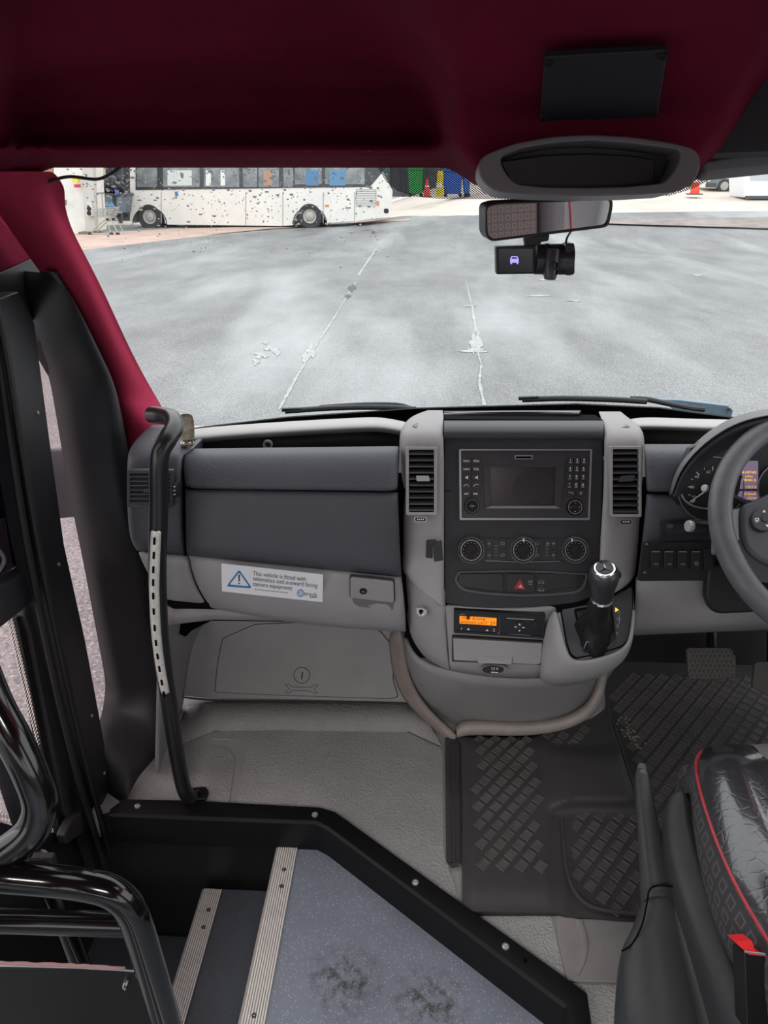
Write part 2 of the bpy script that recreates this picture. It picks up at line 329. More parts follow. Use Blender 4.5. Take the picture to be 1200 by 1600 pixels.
mk('red_notice', p29.pr(rc(116, 288, 124, 293), -.12, .02), mat('notice_red', (205, 70, 90), .6), col)
mk('meter_box', p29.pr(rc(97, 312, 102, 321, 1), -.12, .05), mat('meter', (130, 130, 128), .6), col)
mk('junction_box', p29.pr(rc(136, 316, 146, 338, 2), -.3, .1), mat('meter_white', (215, 214, 210), .6), col)
for y in (326, 333): mk('dial', p29.cyl(141, y, [(.08, .1), (.08, .13), (.01, .13)], 14), BLK, col)
mk('bollard_base', p29.pr(rc(124, 362, 148, 369, 1), -.6, .1), mat('brown_base', (130, 112, 100), .8), col)
brk = thing('brick_wall_end', 'brown brick wall end behind the white pillar', 'wall', P(84, 370, Y=31)); 
mk('brickwork', yprism(31, [(60, 100), (70, 395), (104, 372), (90, 300), (83, 100)], .5), mat('brick_brown', (150, 116, 96), .9, var=.3, vscale=6), brk)
for i, (x, w_, lab) in enumerate([(158, 18, 'grey wheelie bin with red and blue marks behind the trolley'), (181, 17, 'grey wheelie bin against the front of the bus')]):
    b_ = thing('wheelie_bin', lab, 'bin', P(x+w_/2, 348, Y=32.6), group=None)
    pl = YPl(32.6); q = mk('bin_body', pl.pr([(x, 306), (x+w_, 306), (x+w_-2, 333), (x+2, 333)], -.7, 0), mat('bin_grey', (112, 124, 134), .5), b_, bevel=.04)
    mk('lid', pl.pr(rc(x-1, 302, x+w_+1, 306.5, 1), -.75, .04), mat('bin_lid', (80, 88, 96), .5), b_, bevel=.02)
    for dx in (3, w_-3): mk('castor', pl.cyl(x+dx, 336, [(.02, -.1), (.09, -.1), (.09, 0), (.02, 0)], 12), BLK, b_)
    if i == 0:
        mk('blue_mark', pl.pr([(162, 322), (166, 314), (170, 319), (175, 315), (180, 323)], 0, .015), mat('mark_blue', (120, 170, 205), .6), b_)
        mk('red_mark', pl.pr([(161, 316), (162, 310), (166, 317)], 0, .015), WINE, b_)
bags = thing('rubbish_bag', 'black rubbish sacks heaped on top of the grey bins', 'rubbish sack', P(175, 304, Y=32.9))
for i, (x, y, r) in enumerate([(165, 291, .25), (174, 287, .32), (184, 291, .27), (175, 294, .2)]):
    c_ = P(x, y, Y=32.9); V, F = lathe(c_-Vector((0, 0, r)), (0, 0, 1), [(r*math.sin(math.pi*k/8)*.99+.001, r*(1-math.cos(math.pi*k/8))) for k in range(9)], 12)
    mk('sack', ([v+Vector([random.uniform(-.05, .05) for _ in range(3)]) for v in V], F), mat('sack_black', (34, 34, 40), .3, spec=.6), bags, smooth=60)
mk('blue_sack_patch', yprism(32.5, [(178, 296), (185, 297), (186, 303), (181, 304)], .05), mat('sack_blue', (110, 120, 190), .5), bags)
# trolley
tr = thing('shopping_trolley', 'wire shopping trolley beside the white pillar', 'trolley', P(165, 368, Y=28.8))
wire = mat('trolley_wire', (170, 172, 168), .35, metal=.6)
def Q(x, y, d=0): return P(x, y, Y=28.8)+Vector((0, d, 0))
W_ = []
top = [(146, 327), (178, 324)]; bot = [(148, 338), (172, 341)]
for d in (0, .55):
    for k in range(5):
        f_ = k/4; W_.append(tube([Q(146+2*f_, 327+11*f_, d), Q(178-6*f_, 324+17*f_, d)], .014, 6, 1))
    for k in range(10):
        f_ = k/9; W_.append(tube([Q(146+32*f_, 327-3*f_, d), Q(148+24*f_, 338+3*f_, d)], .01, 5, 1))
for k in range(5): W_.append(tube([Q(178, 324, .55*k/4), Q(172, 341, .55*k/4)], .012, 6, 1)); W_.append(tube([Q(148, 338, .55*k/4), Q(172, 341, .55*k/4)], .012, 6, 1))
mk('basket', join(*W_), wire, tr)
for d in (0, .55):
    mk('leg', tube([Q(141, 366, d), Q(152, 353, d), Q(165, 343, d)], .022, 8, 4), wire, tr)
    mk('leg', tube([Q(162, 342, d), Q(168, 350, d), Q(174, 366, d)], .022, 8, 4), wire, tr)
    mk('leg', tube([Q(172, 341, d), Q(178, 352, d), Q(184, 364, d)], .022, 8, 4), wire, tr)
    mk('upright', tube([Q(152, 338, d), Q(151, 320, d), Q(150, 305, d), Q(153, 302, d)], .022, 8, 3), wire, tr)
mk('handle', tube([Q(153, 302, 0), Q(153, 302, .55)], .03, 8, 1), wire, tr)
for x in (141, 174, 184): mk('castor', YPl(28.8).cyl(x, 366, [(.01, -.04), (.07, -.04), (.07, .02), (.01, .02)], 12), BLK, tr)
mk('bottom_rail', tube([Q(141, 365, 0), Q(174, 365, 0)], .02, 6, 1), wire, tr)

# ---------------- outside: far right and middle distance ----------------
def farbox(name, label, cat, Y, poly, d, m, group=None, parts=()):
    t_ = thing(name, label, cat, P(sum(q[0] for q in poly)/len(poly), max(q[1] for q in poly), Y=Y), group)
    mk(parts[0] if parts else 'body', yprism(Y, poly, d), m, t_, bevel=.03); return t_
sh = thing('workshop_building', 'dark workshop building behind the wheelie bins', 'building', P(700, 300, Y=52))
mk('wall', yprism(52, [(560, 60), (560, 308), (790, 306), (1250, 296), (1250, 60)], .5), mat('shade_wall', (70, 70, 74), .8, var=.3, vscale=1), sh)
for x in (628, 662, 700, 745): mk('post', yprism(51.8, rc(x, 60, x+4, 308), .1), mat('dark_frame', (58, 62, 66), .5), sh)
mk('doorway_panel', yprism(51.6, rc(594, 60, 609, 300), .1), mat('panel_teal', (90, 120, 120), .7), sh)
mk('grey_cladding', yprism(51.5, [(1110, 60), (1110, 300), (1250, 296), (1250, 60)], .1), mat('cladding_grey', (170, 172, 172), .7, var=.05), sh)
for lab, x0, x1, y0, y1, c_ in [('green wheelie bin in front of the dark workshop', 638, 661, 260, 307, (40, 150, 70)), ('blue wheelie bin beside the yellow barrier post', 693, 722, 263, 307, (40, 90, 180)), ('small blue bin right of the large blue wheelie bin', 724, 735, 272, 307, (48, 98, 185))]:
    t_ = thing('wheelie_bin', lab, 'bin', P((x0+x1)/2, y1, Y=40)); pl = YPl(40)
    mk('bin_body', pl.pr([(x0, y0+5), (x1, y0+5), (x1-1.5, y1-4), (x0+1.5, y1-4)], -.8, 0), mat('bin_%d' % x0, c_, .5), t_, bevel=.05)
    mk('lid', pl.pr(rc(x0-.7, y0, x1+.7, y0+5.5, 2), -.85, .05), mat('bin_%d' % x0, c_, .5), t_, bevel=.03)
    for dx in (3, x1-x0-3): mk('castor', pl.cyl(x0+dx, y1-2, [(.01, -.1), (.09, -.1), (.09, 0), (.01, 0)], 12), BLK, t_)
yp = thing('barrier_post', 'yellow barrier post between the green and blue bins', 'post', P(687, 307, Y=39.5))
mk('post', lathe(P(687, 307, Y=39.5), (0, 0, 1), [(.16, 0), (.15, .9), (.16, 1.0), (.1, 1.12), (.02, 1.14)], 14), mat('post_yellow', (225, 200, 40), .5), yp)
mk('band', lathe(P(687, 293, Y=39.5), (0, 0, 1), [(.162, 0), (.162, .2), (.16, .2)], 14), WHT, yp)
def cone(px_, py_, Y, h, lab):
    b_ = P(px_, py_, Y=Y); t_ = thing('traffic_cone', lab, 'traffic cone', b_)
    OR = mat('cone_orange', (235, 70, 40), .5)
    mk('cone_base', box(b_+Vector((0, 0, .02)), (h*.62, h*.62, .05)), mat('cone_base', (90, 70, 64), .7), t_, bevel=.01)
    c_ = mk('cone_body', lathe(b_+Vector((0, 0, .04)), (0, 0, 1), [(h*.23, 0), (h*.05, h), (h*.02, h)], 18), OR, t_)
    mk('reflective_band', lathe(b_+Vector((0, 0, h*.42)), (0, 0, 1), [(h*.158, 0), (h*.12, h*.26), (h*.1, h*.26)], 18), WHT, c_)
cone(1085, 304, 38, .95, 'orange and white traffic cone left of the parked car'); cone(667, 308, 38.5, .75, 'orange traffic cone in front of the wheelie bins')
# parked car
car = thing('car', 'white car with a dark lower side parked by the far wall', 'car', P(1130, 300, Y=41)); CP = YPl(41)
mk('body', CP.pr([(1103, 278), (1112, 272), (1130, 262), (1150, 263), (1160, 272), (1163, 284), (1158, 292), (1146, 294), (1103, 293)], -1.7, 0), mat('car_white', (232, 236, 240), .3), car, bevel=.05)
mk('lower_side', CP.pr([(1103, 279), (1148, 279), (1146, 292), (1104, 293)], 0, .04), mat('car_grey', (110, 122, 130), .5), car)
mk('bumper', CP.pr(rc(1102, 286, 1118, 293, 1.5), 0, .12), mat('car_bumper', (70, 74, 78), .5), car, bevel=.01)
mk('headlamp', CP.pr(rc(1104, 279, 1109, 284, 1), .02, .08), mat('lamp_yellow', (225, 210, 90), .3), car)
for x in (1153, 1131):
    k_ = mk('wheel', CP.cyl(x, 290.5, [(.05, -.2), (.28, -.2), (.33, -.15), (.33, .03), (.28, .08), (.2, .08)], 20), TYRE, car); mk('hub', CP.cyl(x, 290.5, [(.2, .06), (.19, .1), (.05, .12), (.01, .12)], 16), HUB, k_)
veh = thing('van', 'white van cut off by the right edge behind the steering wheel', 'van', P(1185, 310, Y=37)); VP_ = YPl(37)
mk('body', VP_.pr(rpoly([(1162, 268), (1168, 262), (1260, 250), (1260, 312), (1163, 309)], 3), -1.8, 0), mat('car_white', (232, 236, 240), .3), veh, bevel=.05)
mk('side_window', VP_.pr(rc(1172, 264, 1250, 282, 2), 0, .02), mat('van_glass', (190, 196, 200), .2), veh); mk('sill', VP_.pr(rc(1164, 306, 1260, 311, 1), 0, .05), mat('car_bumper', (70, 74, 78), .5), veh)
mk('wheel', VP_.cyl(1230, 308, [(.05, -.2), (.33, -.2), (.36, -.1), (.33, .06), (.05, .06)], 20), TYRE, veh)
hz = thing('hedge', 'yellow-green bush behind the orange traffic cone on the right', 'bush', P(1090, 300, Y=44))
V = []; 
for i in range(60):
    c_ = P(random.uniform(1050, 1112), random.uniform(262, 297), Y=44+random.uniform(-.6, .6)); V.append(lathe(c_, (random.uniform(-1, 1), random.uniform(-1, 1), 1), [(.01, -.22), (.2, -.1), (.25, .05), (.15, .2), (.01, .25)], 7))
mk('foliage', join(*V), mat('foliage_green', (120, 150, 60), .8, var=.4, vscale=4), hz, smooth=60, kind='stuff')
mk('stem', lathe(P(1085, 302, Y=44), (0, 0, 1), [(.09, 0), (.06, .8), (.02, 1.0)], 8), mat('bark', (90, 74, 60), .9), hz)
# ---------------- shell: windscreen ----------------
WS = Pl((0, 1.12, 2.012), (1, 0, 0), (0, -.5, .51))
GL = glass_mat("clear_glass", (.97, .98, .98), .05)
win = mk('window_1', WS.pr([(55, 245), (1330, 245), (1330, 690), (235, 700)], 0, .005), GL, kind='structure')
def dots():
    m = bpy.data.materials.new('frit_dots'); m.use_nodes = True; t = m.node_tree; b = t.nodes['Principled BSDF']; b.inputs['Base Color'].default_value = (.012, .012, .013, 1); b.inputs['Roughness'].default_value = .6
    tcn = t.nodes.new('ShaderNodeTexCoord'); mp = t.nodes.new('ShaderNodeMapping'); mp.inputs['Rotation'].default_value = (0, 0, math.radians(45)); mp.inputs['Scale'].default_value = (1/.0028, 1.4/.0028, 0)
    fr = t.nodes.new('ShaderNodeVectorMath'); fr.operation = 'FRACTION'; sb = t.nodes.new('ShaderNodeVectorMath'); sb.operation = 'SUBTRACT'; sb.inputs[1].default_value = (.5, .5, 0)
    ln = t.nodes.new('ShaderNodeVectorMath'); ln.operation = 'LENGTH'; lt = t.nodes.new('ShaderNodeMath'); lt.operation = 'LESS_THAN'; lt.inputs[1].default_value = .44
    t.links.new(tcn.outputs['Object'], mp.inputs[0]); t.links.new(mp.outputs[0], fr.inputs[0]); t.links.new(fr.outputs[0], sb.inputs[0]); t.links.new(sb.outputs[0], ln.inputs[0]); t.links.new(ln.outputs['Value'], lt.inputs[0]); t.links.new(lt.outputs[0], b.inputs['Alpha'])
    return m
q = [WS.hit(x, y, .007) for x, y in [(585, 250), (592, 265), (603, 283), (620, 298), (645, 307), (690, 311), (900, 312), (1045, 306), (1080, 296), (1110, 281), (1130, 268), (1150, 250)]]
mk('dotted_border', (q, [tuple(range(len(q)))]), dots(), win)
mk('black_border', WS.pr([(290, 666), (450, 647), (650, 633), (900, 626), (1030, 632), (1080, 639), (1150, 648), (1300, 656), (1300, 720), (290, 720)], .006, .009), mat('frit_black', (22, 22, 24), .5), win)
mk('side_border', WS.pr([(60, 262), (90, 340), (135, 440), (190, 540), (252, 648), (330, 672), (330, 690), (235, 690), (160, 540), (60, 400), (40, 262)], .006, .009), mat('frit_black', (22, 22, 24), .5), win)
V = []
for i in range(620):
    x = random.uniform(90, 610); y = 262+abs(random.gauss(0, 1))*62
    if y > 420 or x < 100+(y-262)*.6: continue
    r = random.choice([.0006, .0008, .0009, .0011, .0015, .0022]); c_ = WS.hit(x, y, .006); k = random.uniform(.6, 1.8)
    a = lathe(c_, WS.n, [(r, 0), (r*.8, r*.4), (r*.1, r*.55)], 7); V.append(([c_+(v-c_)+WS.u*(v-c_).dot(WS.u)*(k-1) for v in a[0]], a[1]))
mk('water_drops', join(*V), mat('water_drop', (245, 246, 248), .15, emit=0, spec=.8), win, kind='stuff')
V = []
for i in range(60):
    x = random.uniform(200, 600); y = random.uniform(265, 350); c_ = WS.hit(x, y, .006); r = random.uniform(.0005, .0011); V.append(lathe(c_, WS.n, [(r, 0), (r*.8, r*.3), (r*.1, r*.4)], 6))
mk('dirt_specks', join(*V), mat('speck', (70, 66, 62), .8), win, kind='stuff')
cab = mk('cable', tube([WS.hit(x, y, .012) for x, y in [(70, 286), (84, 281), (110, 276), (150, 280), (172, 272), (192, 258)]], .0022, 8), BLK, label='thin black cable along the top left corner of the windscreen', cat='cable')
# ---------------- shell: header / ceiling ----------------
def lerp1(tab, v):
    tab = sorted(tab)
    if v <= tab[0][0]: return tab[0][1]
    for (a, b), (c_, d) in zip(tab, tab[1:]):
        if v <= c_: t_ = (v-a)/(c_-a); return b+(d-b)*t_
    return tab[-1][1]
def ss(a, b, v): t_ = min(max((v-a)/(b-a), 0), 1); return t_*t_*(3-2*t_)
BASE = [(-160, .60), (-80, .68), (0, .78), (50, .83), (90, .89), (120, .97), (150, 1.03), (195, 1.06), (215, 1.05), (224, 1.01), (229, .985), (236, .99), (250, 1.05), (262, 1.11), (300, 1.12)]
INB = [(-160, .46), (-80, .54), (0, .64), (60, .69), (100, .72), (180, .79), (230, .80), (270, .80), (285, .825), (300, .86)]
XL = [(-160, 540), (0, 600), (60, 650), (140, 682), (230, 705), (262, 728), (300, 770)]; XR = [(-160, 1290), (0, 1250), (90, 1205), (200, 1152), (262, 1100), (300, 1070)]
def ceilY(x, y):
    wl = 26+max(0, 200-y)*.3; m = ss(lerp1(XL, y)-wl, lerp1(XL, y)+wl*.8, x)*(1-ss(lerp1(XR, y)-30, lerp1(XR, y)+30, x))
    left = ss(60, -20, x)*.12*ss(300, 200, y)                         # side wall closes in at the left
    soft = .03*math.sin((x-300)/300)
    return lerp1(BASE, y)*(1-m)+lerp1(INB, y)*m-left+soft*(1-m)*ss(262, 150, y)*ss(-150, 50, y)
rows = []; xsx = [-420, -250, -150, -90]+list(range(-60, 1300, 12))+[1330, 1400, 1500, 1700]
def yb(x): m = ss(690, 765, x)*(1-ss(1060, 1120, x)); return 262+34*m+max(0, 84-x)*.35-max(0, x-1100)*.1
for i in range(47):
    f_ = i/46; r_ = []
    for x in xsx: y = yb(x)*(1-f_)+(-160)*f_; r_.append(P(x, y, Y=ceilY(x, y)))
    rows.append(r_)
rows.insert(0, [P(x, yb(x), Y=1.13) for x in xsx])
def rf(y_, z_): return [Vector((max(-1.0, min(1.05, -1.0+2.05*j/(len(xsx)-1))), y_, z_)) for j in range(len(xsx))]
rows += [rf(.3, 2.3), rf(-.2, 2.36), rf(-1.0, 2.38)]
ceil = mk('ceiling', grid(rows), RED_SHADED, smooth=180, solid=.01, soff=1, kind='structure')
# black plate with four screws
BPl = Pl(P(943, 124, Y=.718), (1, 0, 0), P(943, 70, Y=.685)-P(943, 180, Y=.768))
pt = thing('ceiling_cover_plate', 'black rectangular plate screwed to the crimson overhead lining', 'cover plate', BPl.hit(943, 124))
mk('plate', BPl.pr(rpoly([(851, 78), (1043, 67), (1027, 174), (844, 180)], 6), 0, .006), mat('matt_black_plate', (26, 27, 32), .7, bump=.2, bscale=500), pt, bevel=.0015)
for x, y in [(857, 86), (1036, 75), (1021, 167), (851, 173)]: mk('screw', BPl.cyl(x, y, [(.0045, .005), (.004, .0078), (.0015, .008), (.001, .006)], 14), mat('dark_screw', (60, 58, 56), .35, metal=.6), pt)
# oval grey housing above the mirror
OV = Pl(P(917, 262, Y=.735), (1, -.02, 0), (0, .10, 1))
ov = thing('overhead_lamp_housing', 'grey oval housing with a dark recess under the crimson lining above the mirror', 'housing', OV.hit(917, 300))
oo = rpoly([(752, 246), (800, 227), (860, 216), (920, 213), (985, 217), (1045, 226), (1082, 236), (1089, 256), (1082, 282), (1055, 302), (990, 306), (915, 308), (830, 306), (772, 302), (750, 284), (745, 262)], 14, 3)
ii = rpoly([(780, 247), (815, 234), (865, 226), (920, 223), (980, 227), (1035, 234), (1058, 238), (1056, 252), (1046, 272), (1030, 288), (980, 293), (915, 295), (850, 294), (806, 290), (790, 275), (782, 260)], 8, 3)
HG = mat('housing_grey', (96, 92, 94), .45, bump=.1, bscale=800)
mk('frame', OV.ring(oo, ii, -.05, .012), HG, ov, bevel=.007, bseg=4)
mk('recess', OV.pr(ii, -.050, -.030), mat('recess_grey', (58, 58, 62), .5), ov)
mk('dark_cover', OV.pr(rpoly([(783, 250), (850, 240), (920, 237), (990, 240), (1030, 247), (1027, 288), (915, 294), (806, 290)], 6), -.04, -.012), mat('dark_cover', (18, 20, 28), .35), ov, bevel=.003)
# sun visor at the right, and grey strip
VS = Pl(P(1180, 200, Y=.9), (1, -.1, 0), (0, .25, 1))
vs_ = mk('sun_visor', VS.pr(rpoly([(1206, 92), (1172, 160), (1140, 205), (1108, 240), (1215, 236), (1500, 205), (1700, 180), (1700, 60), (1330, 90)], 10), -.02, .0), mat('visor_black', (46, 46, 50), .8, bump=.2, bscale=600, sheen=.1), bevel=.006, label='dark sun visor tucked against the lining at the top right', cat='sun visor')
mk('visor_edge', VS.pr([(1108, 241), (1160, 232), (1330, 200), (1700, 160), (1700, 200), (1330, 240), (1210, 252), (1112, 262)], -.06, -.025), mat('visor_grey', (110, 110, 112), .8), vs_, bevel=.004)
# ---------------- shell: A pillar ----------------
prow = [(268, -40, 84), (290, -20, 82), (315, 0, 87), (345, 20, 98), (400, 57, 128), (450, 93, 153), (500, 124, 176), (550, 150, 200), (590, 168, 222), (620, 178, 240), (650, 187, 256), (690, 195, 264), (722, 201, 268)]
rows = []
for y, xl, xr in prow:
    a = P(xl, y, X=-.60); a = P(xl, y, Y=min(max(a.y, 1.1), 1.42)); b = WS.hit(xr, y, .006)
    if y > 640: b = P(xr, y, Y=1.44)
    inw = Vector((.022, -.03, .0)); pts = [a+Vector((-.03, .03, 0)), a]
    for t_, k in [(.2, .75), (.4, 1.0), (.6, .95), (.78, .62), (.92, .22)]: pts.append(a.lerp(b, t_)+inw*k)
    rows.append(pts+[b, b+Vector((.0, .03, -.02))])
mk('trim_1', grid(rows), RED, smooth=180, sub=2, kind='structure')
mk('stitch_mark', tube([P(122, 463, Y=1.2), P(124, 468, Y=1.2), P(128, 464, Y=1.2)], .0005, 5), LGR, bpy.data.objects['trim_1']) if 0 else None
XW = Pl((-.63, 0, 0), (0, 1, 0), (0, 0, 1))
def XPl(x): return Pl((x, 0, 0), (0, 1, 0), (0, 0, 1))
mk('wall_left', XPl(-.72).pr([(-200, 250), (60, 262), (75, 400), (0, 440), (-200, 470)], -.02, .0), RED_SHADED, kind='structure')
mk('trim_2', XPl(-.655).pr([(-220, 300), (0, 338), (28, 366), (60, 402), (0, 428), (-220, 480)], -.03, .0), RED_SHADED, kind='structure', bevel=.006)
# ---------------- shell: black mouldings round the quarter window ----------------
rows = []
for y, x0, x1 in [(424, 44, 74), (445, 40, 92), (480, 50, 116), (505, 57, 130), (540, 68, 148), (565, 82, 160), (590, 93, 172), (620, 99, 182), (700, 112, 199), (760, 121, 204), (800, 129, 206), (860, 141, 214), (880, 145, 236), (940, 156, 252), (1000, 167, 256), (1050, 176, 258), (1078, 181, 259)]:
    a = P(x0, y, X=-.665); b = P(x1, y, X=-.585)
    m1 = a.lerp(b, .22)+Vector((.012, -.01, 0)); m2 = a.lerp(b, .55)+Vector((.04, -.025, 0)); m3 = a.lerp(b, .85)+Vector((.028, -.012, 0))
    rows.append([a+Vector((-.03, .02, 0)), a, m1, m2, m3, b, b+Vector((-.02, .03, 0))])
rowsA = rows; 0 and mk('trim_3', grid(rows), TRIM, smooth=180, sub=2, kind='structure')
rows = []
for k, (x0, y0, x1, y1, o_) in enumerate([(183, 1082, 258, 1060, 0), (182, 1104, 257, 1110, .012), (178, 1125, 254, 1150, .012), (166, 1150, 243, 1180, 0), (160, 1172, 222, 1205, -.01), (158, 1200, 212, 1225, -.02), (165, 1280, 200, 1252, -.03)]):
    a = P(x0, y0, X=-.665); b = P(x1, y1, X=-.585); rows.append([a+Vector((-.03, 0, 0)), a, a.lerp(b, .25)+Vector((.02+o_, -.015, 0)), a.lerp(b, .55)+Vector((.045+o_, -.03, 0)), a.lerp(b, .85)+Vector((.028+o_, -.014, 0)), b, b+Vector((-.02, .04, 0))])
rows = rowsA+rows[1:]
mk('trim_3', grid(rows), TRIM, smooth=180, sub=2, kind='structure')
# quarter window and its dark upper corner
PINK = glass_mat('side_glass', (1, .9, .9), .2)
mk('window_2', XPl(-.69).pr([(40, 490), (110, 560), (210, 1090), (190, 1180), (120, 1180)], -.004, 0), PINK, kind='structure')
mk('trim_5', XPl(-.675).pr([(50, 490), (70, 500), (100, 600), (90, 585), (62, 536), (56, 500)], -.02, 0), mat('brown_black', (58, 52, 54), .6), kind='structure')
# post between quarter window and door
post = mk('trim_6', XPl(-.645).pr([(30, 455), (55, 505), (60, 545), (79, 690), (101, 850), (134, 1000), (156, 1118), (163, 1157), (174, 1262), (222, 1390), (196, 1390), (122, 1130), (60, 850), (22, 620), (-10, 470)], -.05, 0), TRIM, kind='structure', bevel=.004)
for x, y in [(58, 645), (92, 882), (143, 1118), (163, 1208)]: mk('screw', XPl(-.645).cyl(x, y, [(.004, 0), (.0035, .0025), (.001, .003)], 12), mat('steel_screw', (170, 170, 172), .3, metal=.8), post)
# rubber seals
SEAL = mat('rubber_seal', (26, 26, 28), .55, bump=.1)
mk('trim_7', tube([P(x, y, X=-.64) for x, y in [(-14, 440), (8, 540), (34, 700), (58, 840), (88, 990), (124, 1150), (152, 1260), (188, 1388)]], .006, 8), SEAL, kind='structure')
mk('trim_8', tube([P(x, y, X=-.655) for x, y in [(-30, 480), (-2, 560), (18, 700), (40, 840), (70, 990), (106, 1150), (138, 1270), (174, 1384)]], .007, 8), SEAL, kind='structure')
# ---------------- entrance door ----------------
DX = -.70
door = thing('door_1', None, None, P(60, 1300, X=DX), kind='structure')
DP = XPl(DX)
DOORM = mat('door_frame_grey_black', (60, 58, 62), .5, bump=.12, bscale=500, var=.05)
mk('stile', DP.pr([(-60, 380), (-14, 440), (20, 640), (44, 850), (88, 1060), (120, 1210), (136, 1262), (106, 1288), (92, 1268), (38, 990), (28, 962), (44, 900), (34, 878), (8, 700), (-16, 560), (-60, 430)], -.02, .012), DOORM, door, bevel=.004)
mk('cross_bar', DP.pr([(-120, 960), (0, 906), (35, 882), (48, 898), (36, 940), (0, 968), (-120, 1060)], -.01, .02), mat('door_bar', (50, 50, 54), .45), door, bevel=.005)
mk('upper_glass', DP.pr([(-160, 430), (-16, 560), (8, 700), (36, 882), (0, 908), (-160, 980)], -.012, -.008), glass_mat('dark_tinted_glass', (.14, .12, .14), .5), door)
mk('lower_glass', DP.pr([(-120, 1040), (0, 962), (24, 960), (60, 1100), (96, 1276), (60, 1310), (-120, 1270)], -.012, -.008), PINK, door)
V = []
for i in range(58):                            # bead trim round the lower pane
    f_ = i/57; x = 17+(91-17)*f_-6*math.sin(math.pi*f_)*.3; y = 965+(1262-965)*f_; V.append(box(DP.hit(x, y, .0), (.002, .010, .0028), Matrix.Rotation(.6, 3, 'X'))); V.append(box(DP.hit(x-5, y+2, .0), (.002, .006, .0024), Matrix.Rotation(.6, 3, 'X')))
for i in range(30):
    x = 90-i*5; y = 1262+6*math.sin(i*.2)+i*.5+6; V.append(box(DP.hit(x, y, .0), (.002, .0035, .010))); V.append(box(DP.hit(x, y+8, .0), (.002, .003, .006)))
mk('dotted_edging', join(*V), mat('edging_white', (225, 220, 215), .4), door, kind='stuff')
mk('inner_bead', DP.pr([(28, 962), (40, 985), (96, 1262), (100, 1290), (92, 1300), (84, 1272), (30, 1000), (22, 965)], -.01, .004), SEAL, door)
mk('lower_panel', DP.pr([(-120, 1268), (0, 1283), (60, 1302), (92, 1300), (140, 1262), (200, 1400), (260, 1640), (-300, 1640), (-120, 1400)], -.02, .0), mat('door_lower_panel', (38, 38, 41), .4, bump=.15, bscale=400), door, bevel=.003)
g_ = [P(x, y, X=-.69) for x, y in [(86, 1305), (98, 1280), (112, 1266), (136, 1262), (134, 1275), (118, 1298), (90, 1318)]]
mk('corner_gusset', prism([v+Vector((.0, 0, 0)) for v in g_], [v+Vector((.02, 0, 0)) for v in g_]), DOORM, door, bevel=.004)
ch = []
for i in range(9): a_ = i/8*math.pi; ch.append(lathe(P(-3+7*math.sin(a_), 862+28*(i/8), X=-.68), (1, 0, 0), [(.0015, 0), (.004, .001), (.004, .004), (.0015, .005)], 8))
mk('door_chain', join(*ch), mat('chain_steel', (190, 190, 190), .3, metal=.8), label='short steel bead chain at the left edge on the entrance door', cat='chain')
# exterior mirror seen through the quarter window
em = thing('exterior_mirror', 'dark blue-grey exterior mirror seen through the slim quarter window', 'mirror', P(105, 800, X=-.86))
EP = XPl(-.86)
mk('housing', EP.pr(rpoly([(60, 702), (140, 700), (150, 806), (66, 812)], 12), -.12, 0), mat('mirror_housing', (74, 78, 94), .45, bump=.2, bscale=300), em, bevel=.012, bseg=3)
mk('seam', EP.pr([(105, 735), (107, 735), (116, 778), (122, 779), (122, 781), (114, 780)], 0, .002), PIT, em)
mk('mirror_arm', tube([P(140, 730, X=-.86), P(190, 740, X=-.80)], .018, 10, 1), BLK, em)
# right-hand side of the cab (outside the frame, seen in the mirror)
wr = thing('wall_right', None, None, (1.02, .4, .8), kind='structure')
mk('lower_panel', box((1.03, .35, 1.1), (.04, 2.4, .62)), GREY, wr, bevel=.01)
mk('pillar_panel', box((1.02, -.02, 1.75), (.05, .22, .72)), GREY, wr, bevel=.02)
mk('front_pillar', prism([Vector((1.0, 1.0, 2.1)), Vector((1.0, 1.12, 2.1)), Vector((1.0, 1.7, 1.4)), Vector((1.0, 1.55, 1.4))], [Vector((1.05, 1.0, 2.1)), Vector((1.05, 1.12, 2.1)), Vector((1.05, 1.7, 1.4)), Vector((1.05, 1.55, 1.4))]), RED, wr, bevel=.01)
mk('upper_lining', box((1.02, .1, 2.22), (.05, 2.2, .34)), RED, wr, bevel=.02)

mk('trim_4', XPl(-.672).pr([(-260, 470), (0, 424), (44, 404), (62, 396), (100, 450), (70, 506), (48, 500), (30, 490), (6, 470), (-60, 470), (-260, 520)], -.02, 0), TRIM, kind='structure', bevel=.004)

# ---------------- passenger saloon behind the camera (lets daylight in through its windows only) ----------------
SG = mat('saloon_wall_grey', (120, 118, 120), .8); 
def sbox(name, x, y, z, m): return mk(name, ([Vector((a, b, c_)) for a in x for b in y for c_ in z], [(0, 1, 3, 2), (4, 6, 7, 5), (0, 4, 5, 1), (2, 3, 7, 6), (0, 2, 6, 4), (1, 5, 7, 3)]), m, kind='structure')
sbox('floor', (-1.0, 1.05), (-5, -.3), (.70, .745), VINYL)
sbox('ceiling', (-1.0, 1.05), (-5, -.95), (2.38, 2.42), RED)
for s_, x in (('left', (-1.02, -.97)), ('right', (1.03, 1.08))):
    y1 = -.4 if s_ == 'left' else -.85
    sbox('wall_'+s_, x, (-5, y1), (.70, 1.42), SG); sbox('wall_'+s_, x, (-5, y1), (1.88, 2.40), RED)
    for yy in (-1.6, -3.0, -4.4): sbox('wall_'+s_, x, (yy, yy+.14), (1.42, 2.08), SG)
sbox('wall_back', (-1.0, 1.05), (-5.05, -5), (.70, 1.4), SG); sbox('wall_back', (-1.0, 1.05), (-5.05, -5), (2.05, 2.40), RED)
sbox('wall_left', (-.99, -.955), (-.42, .45), (2.0, 2.40), RED)

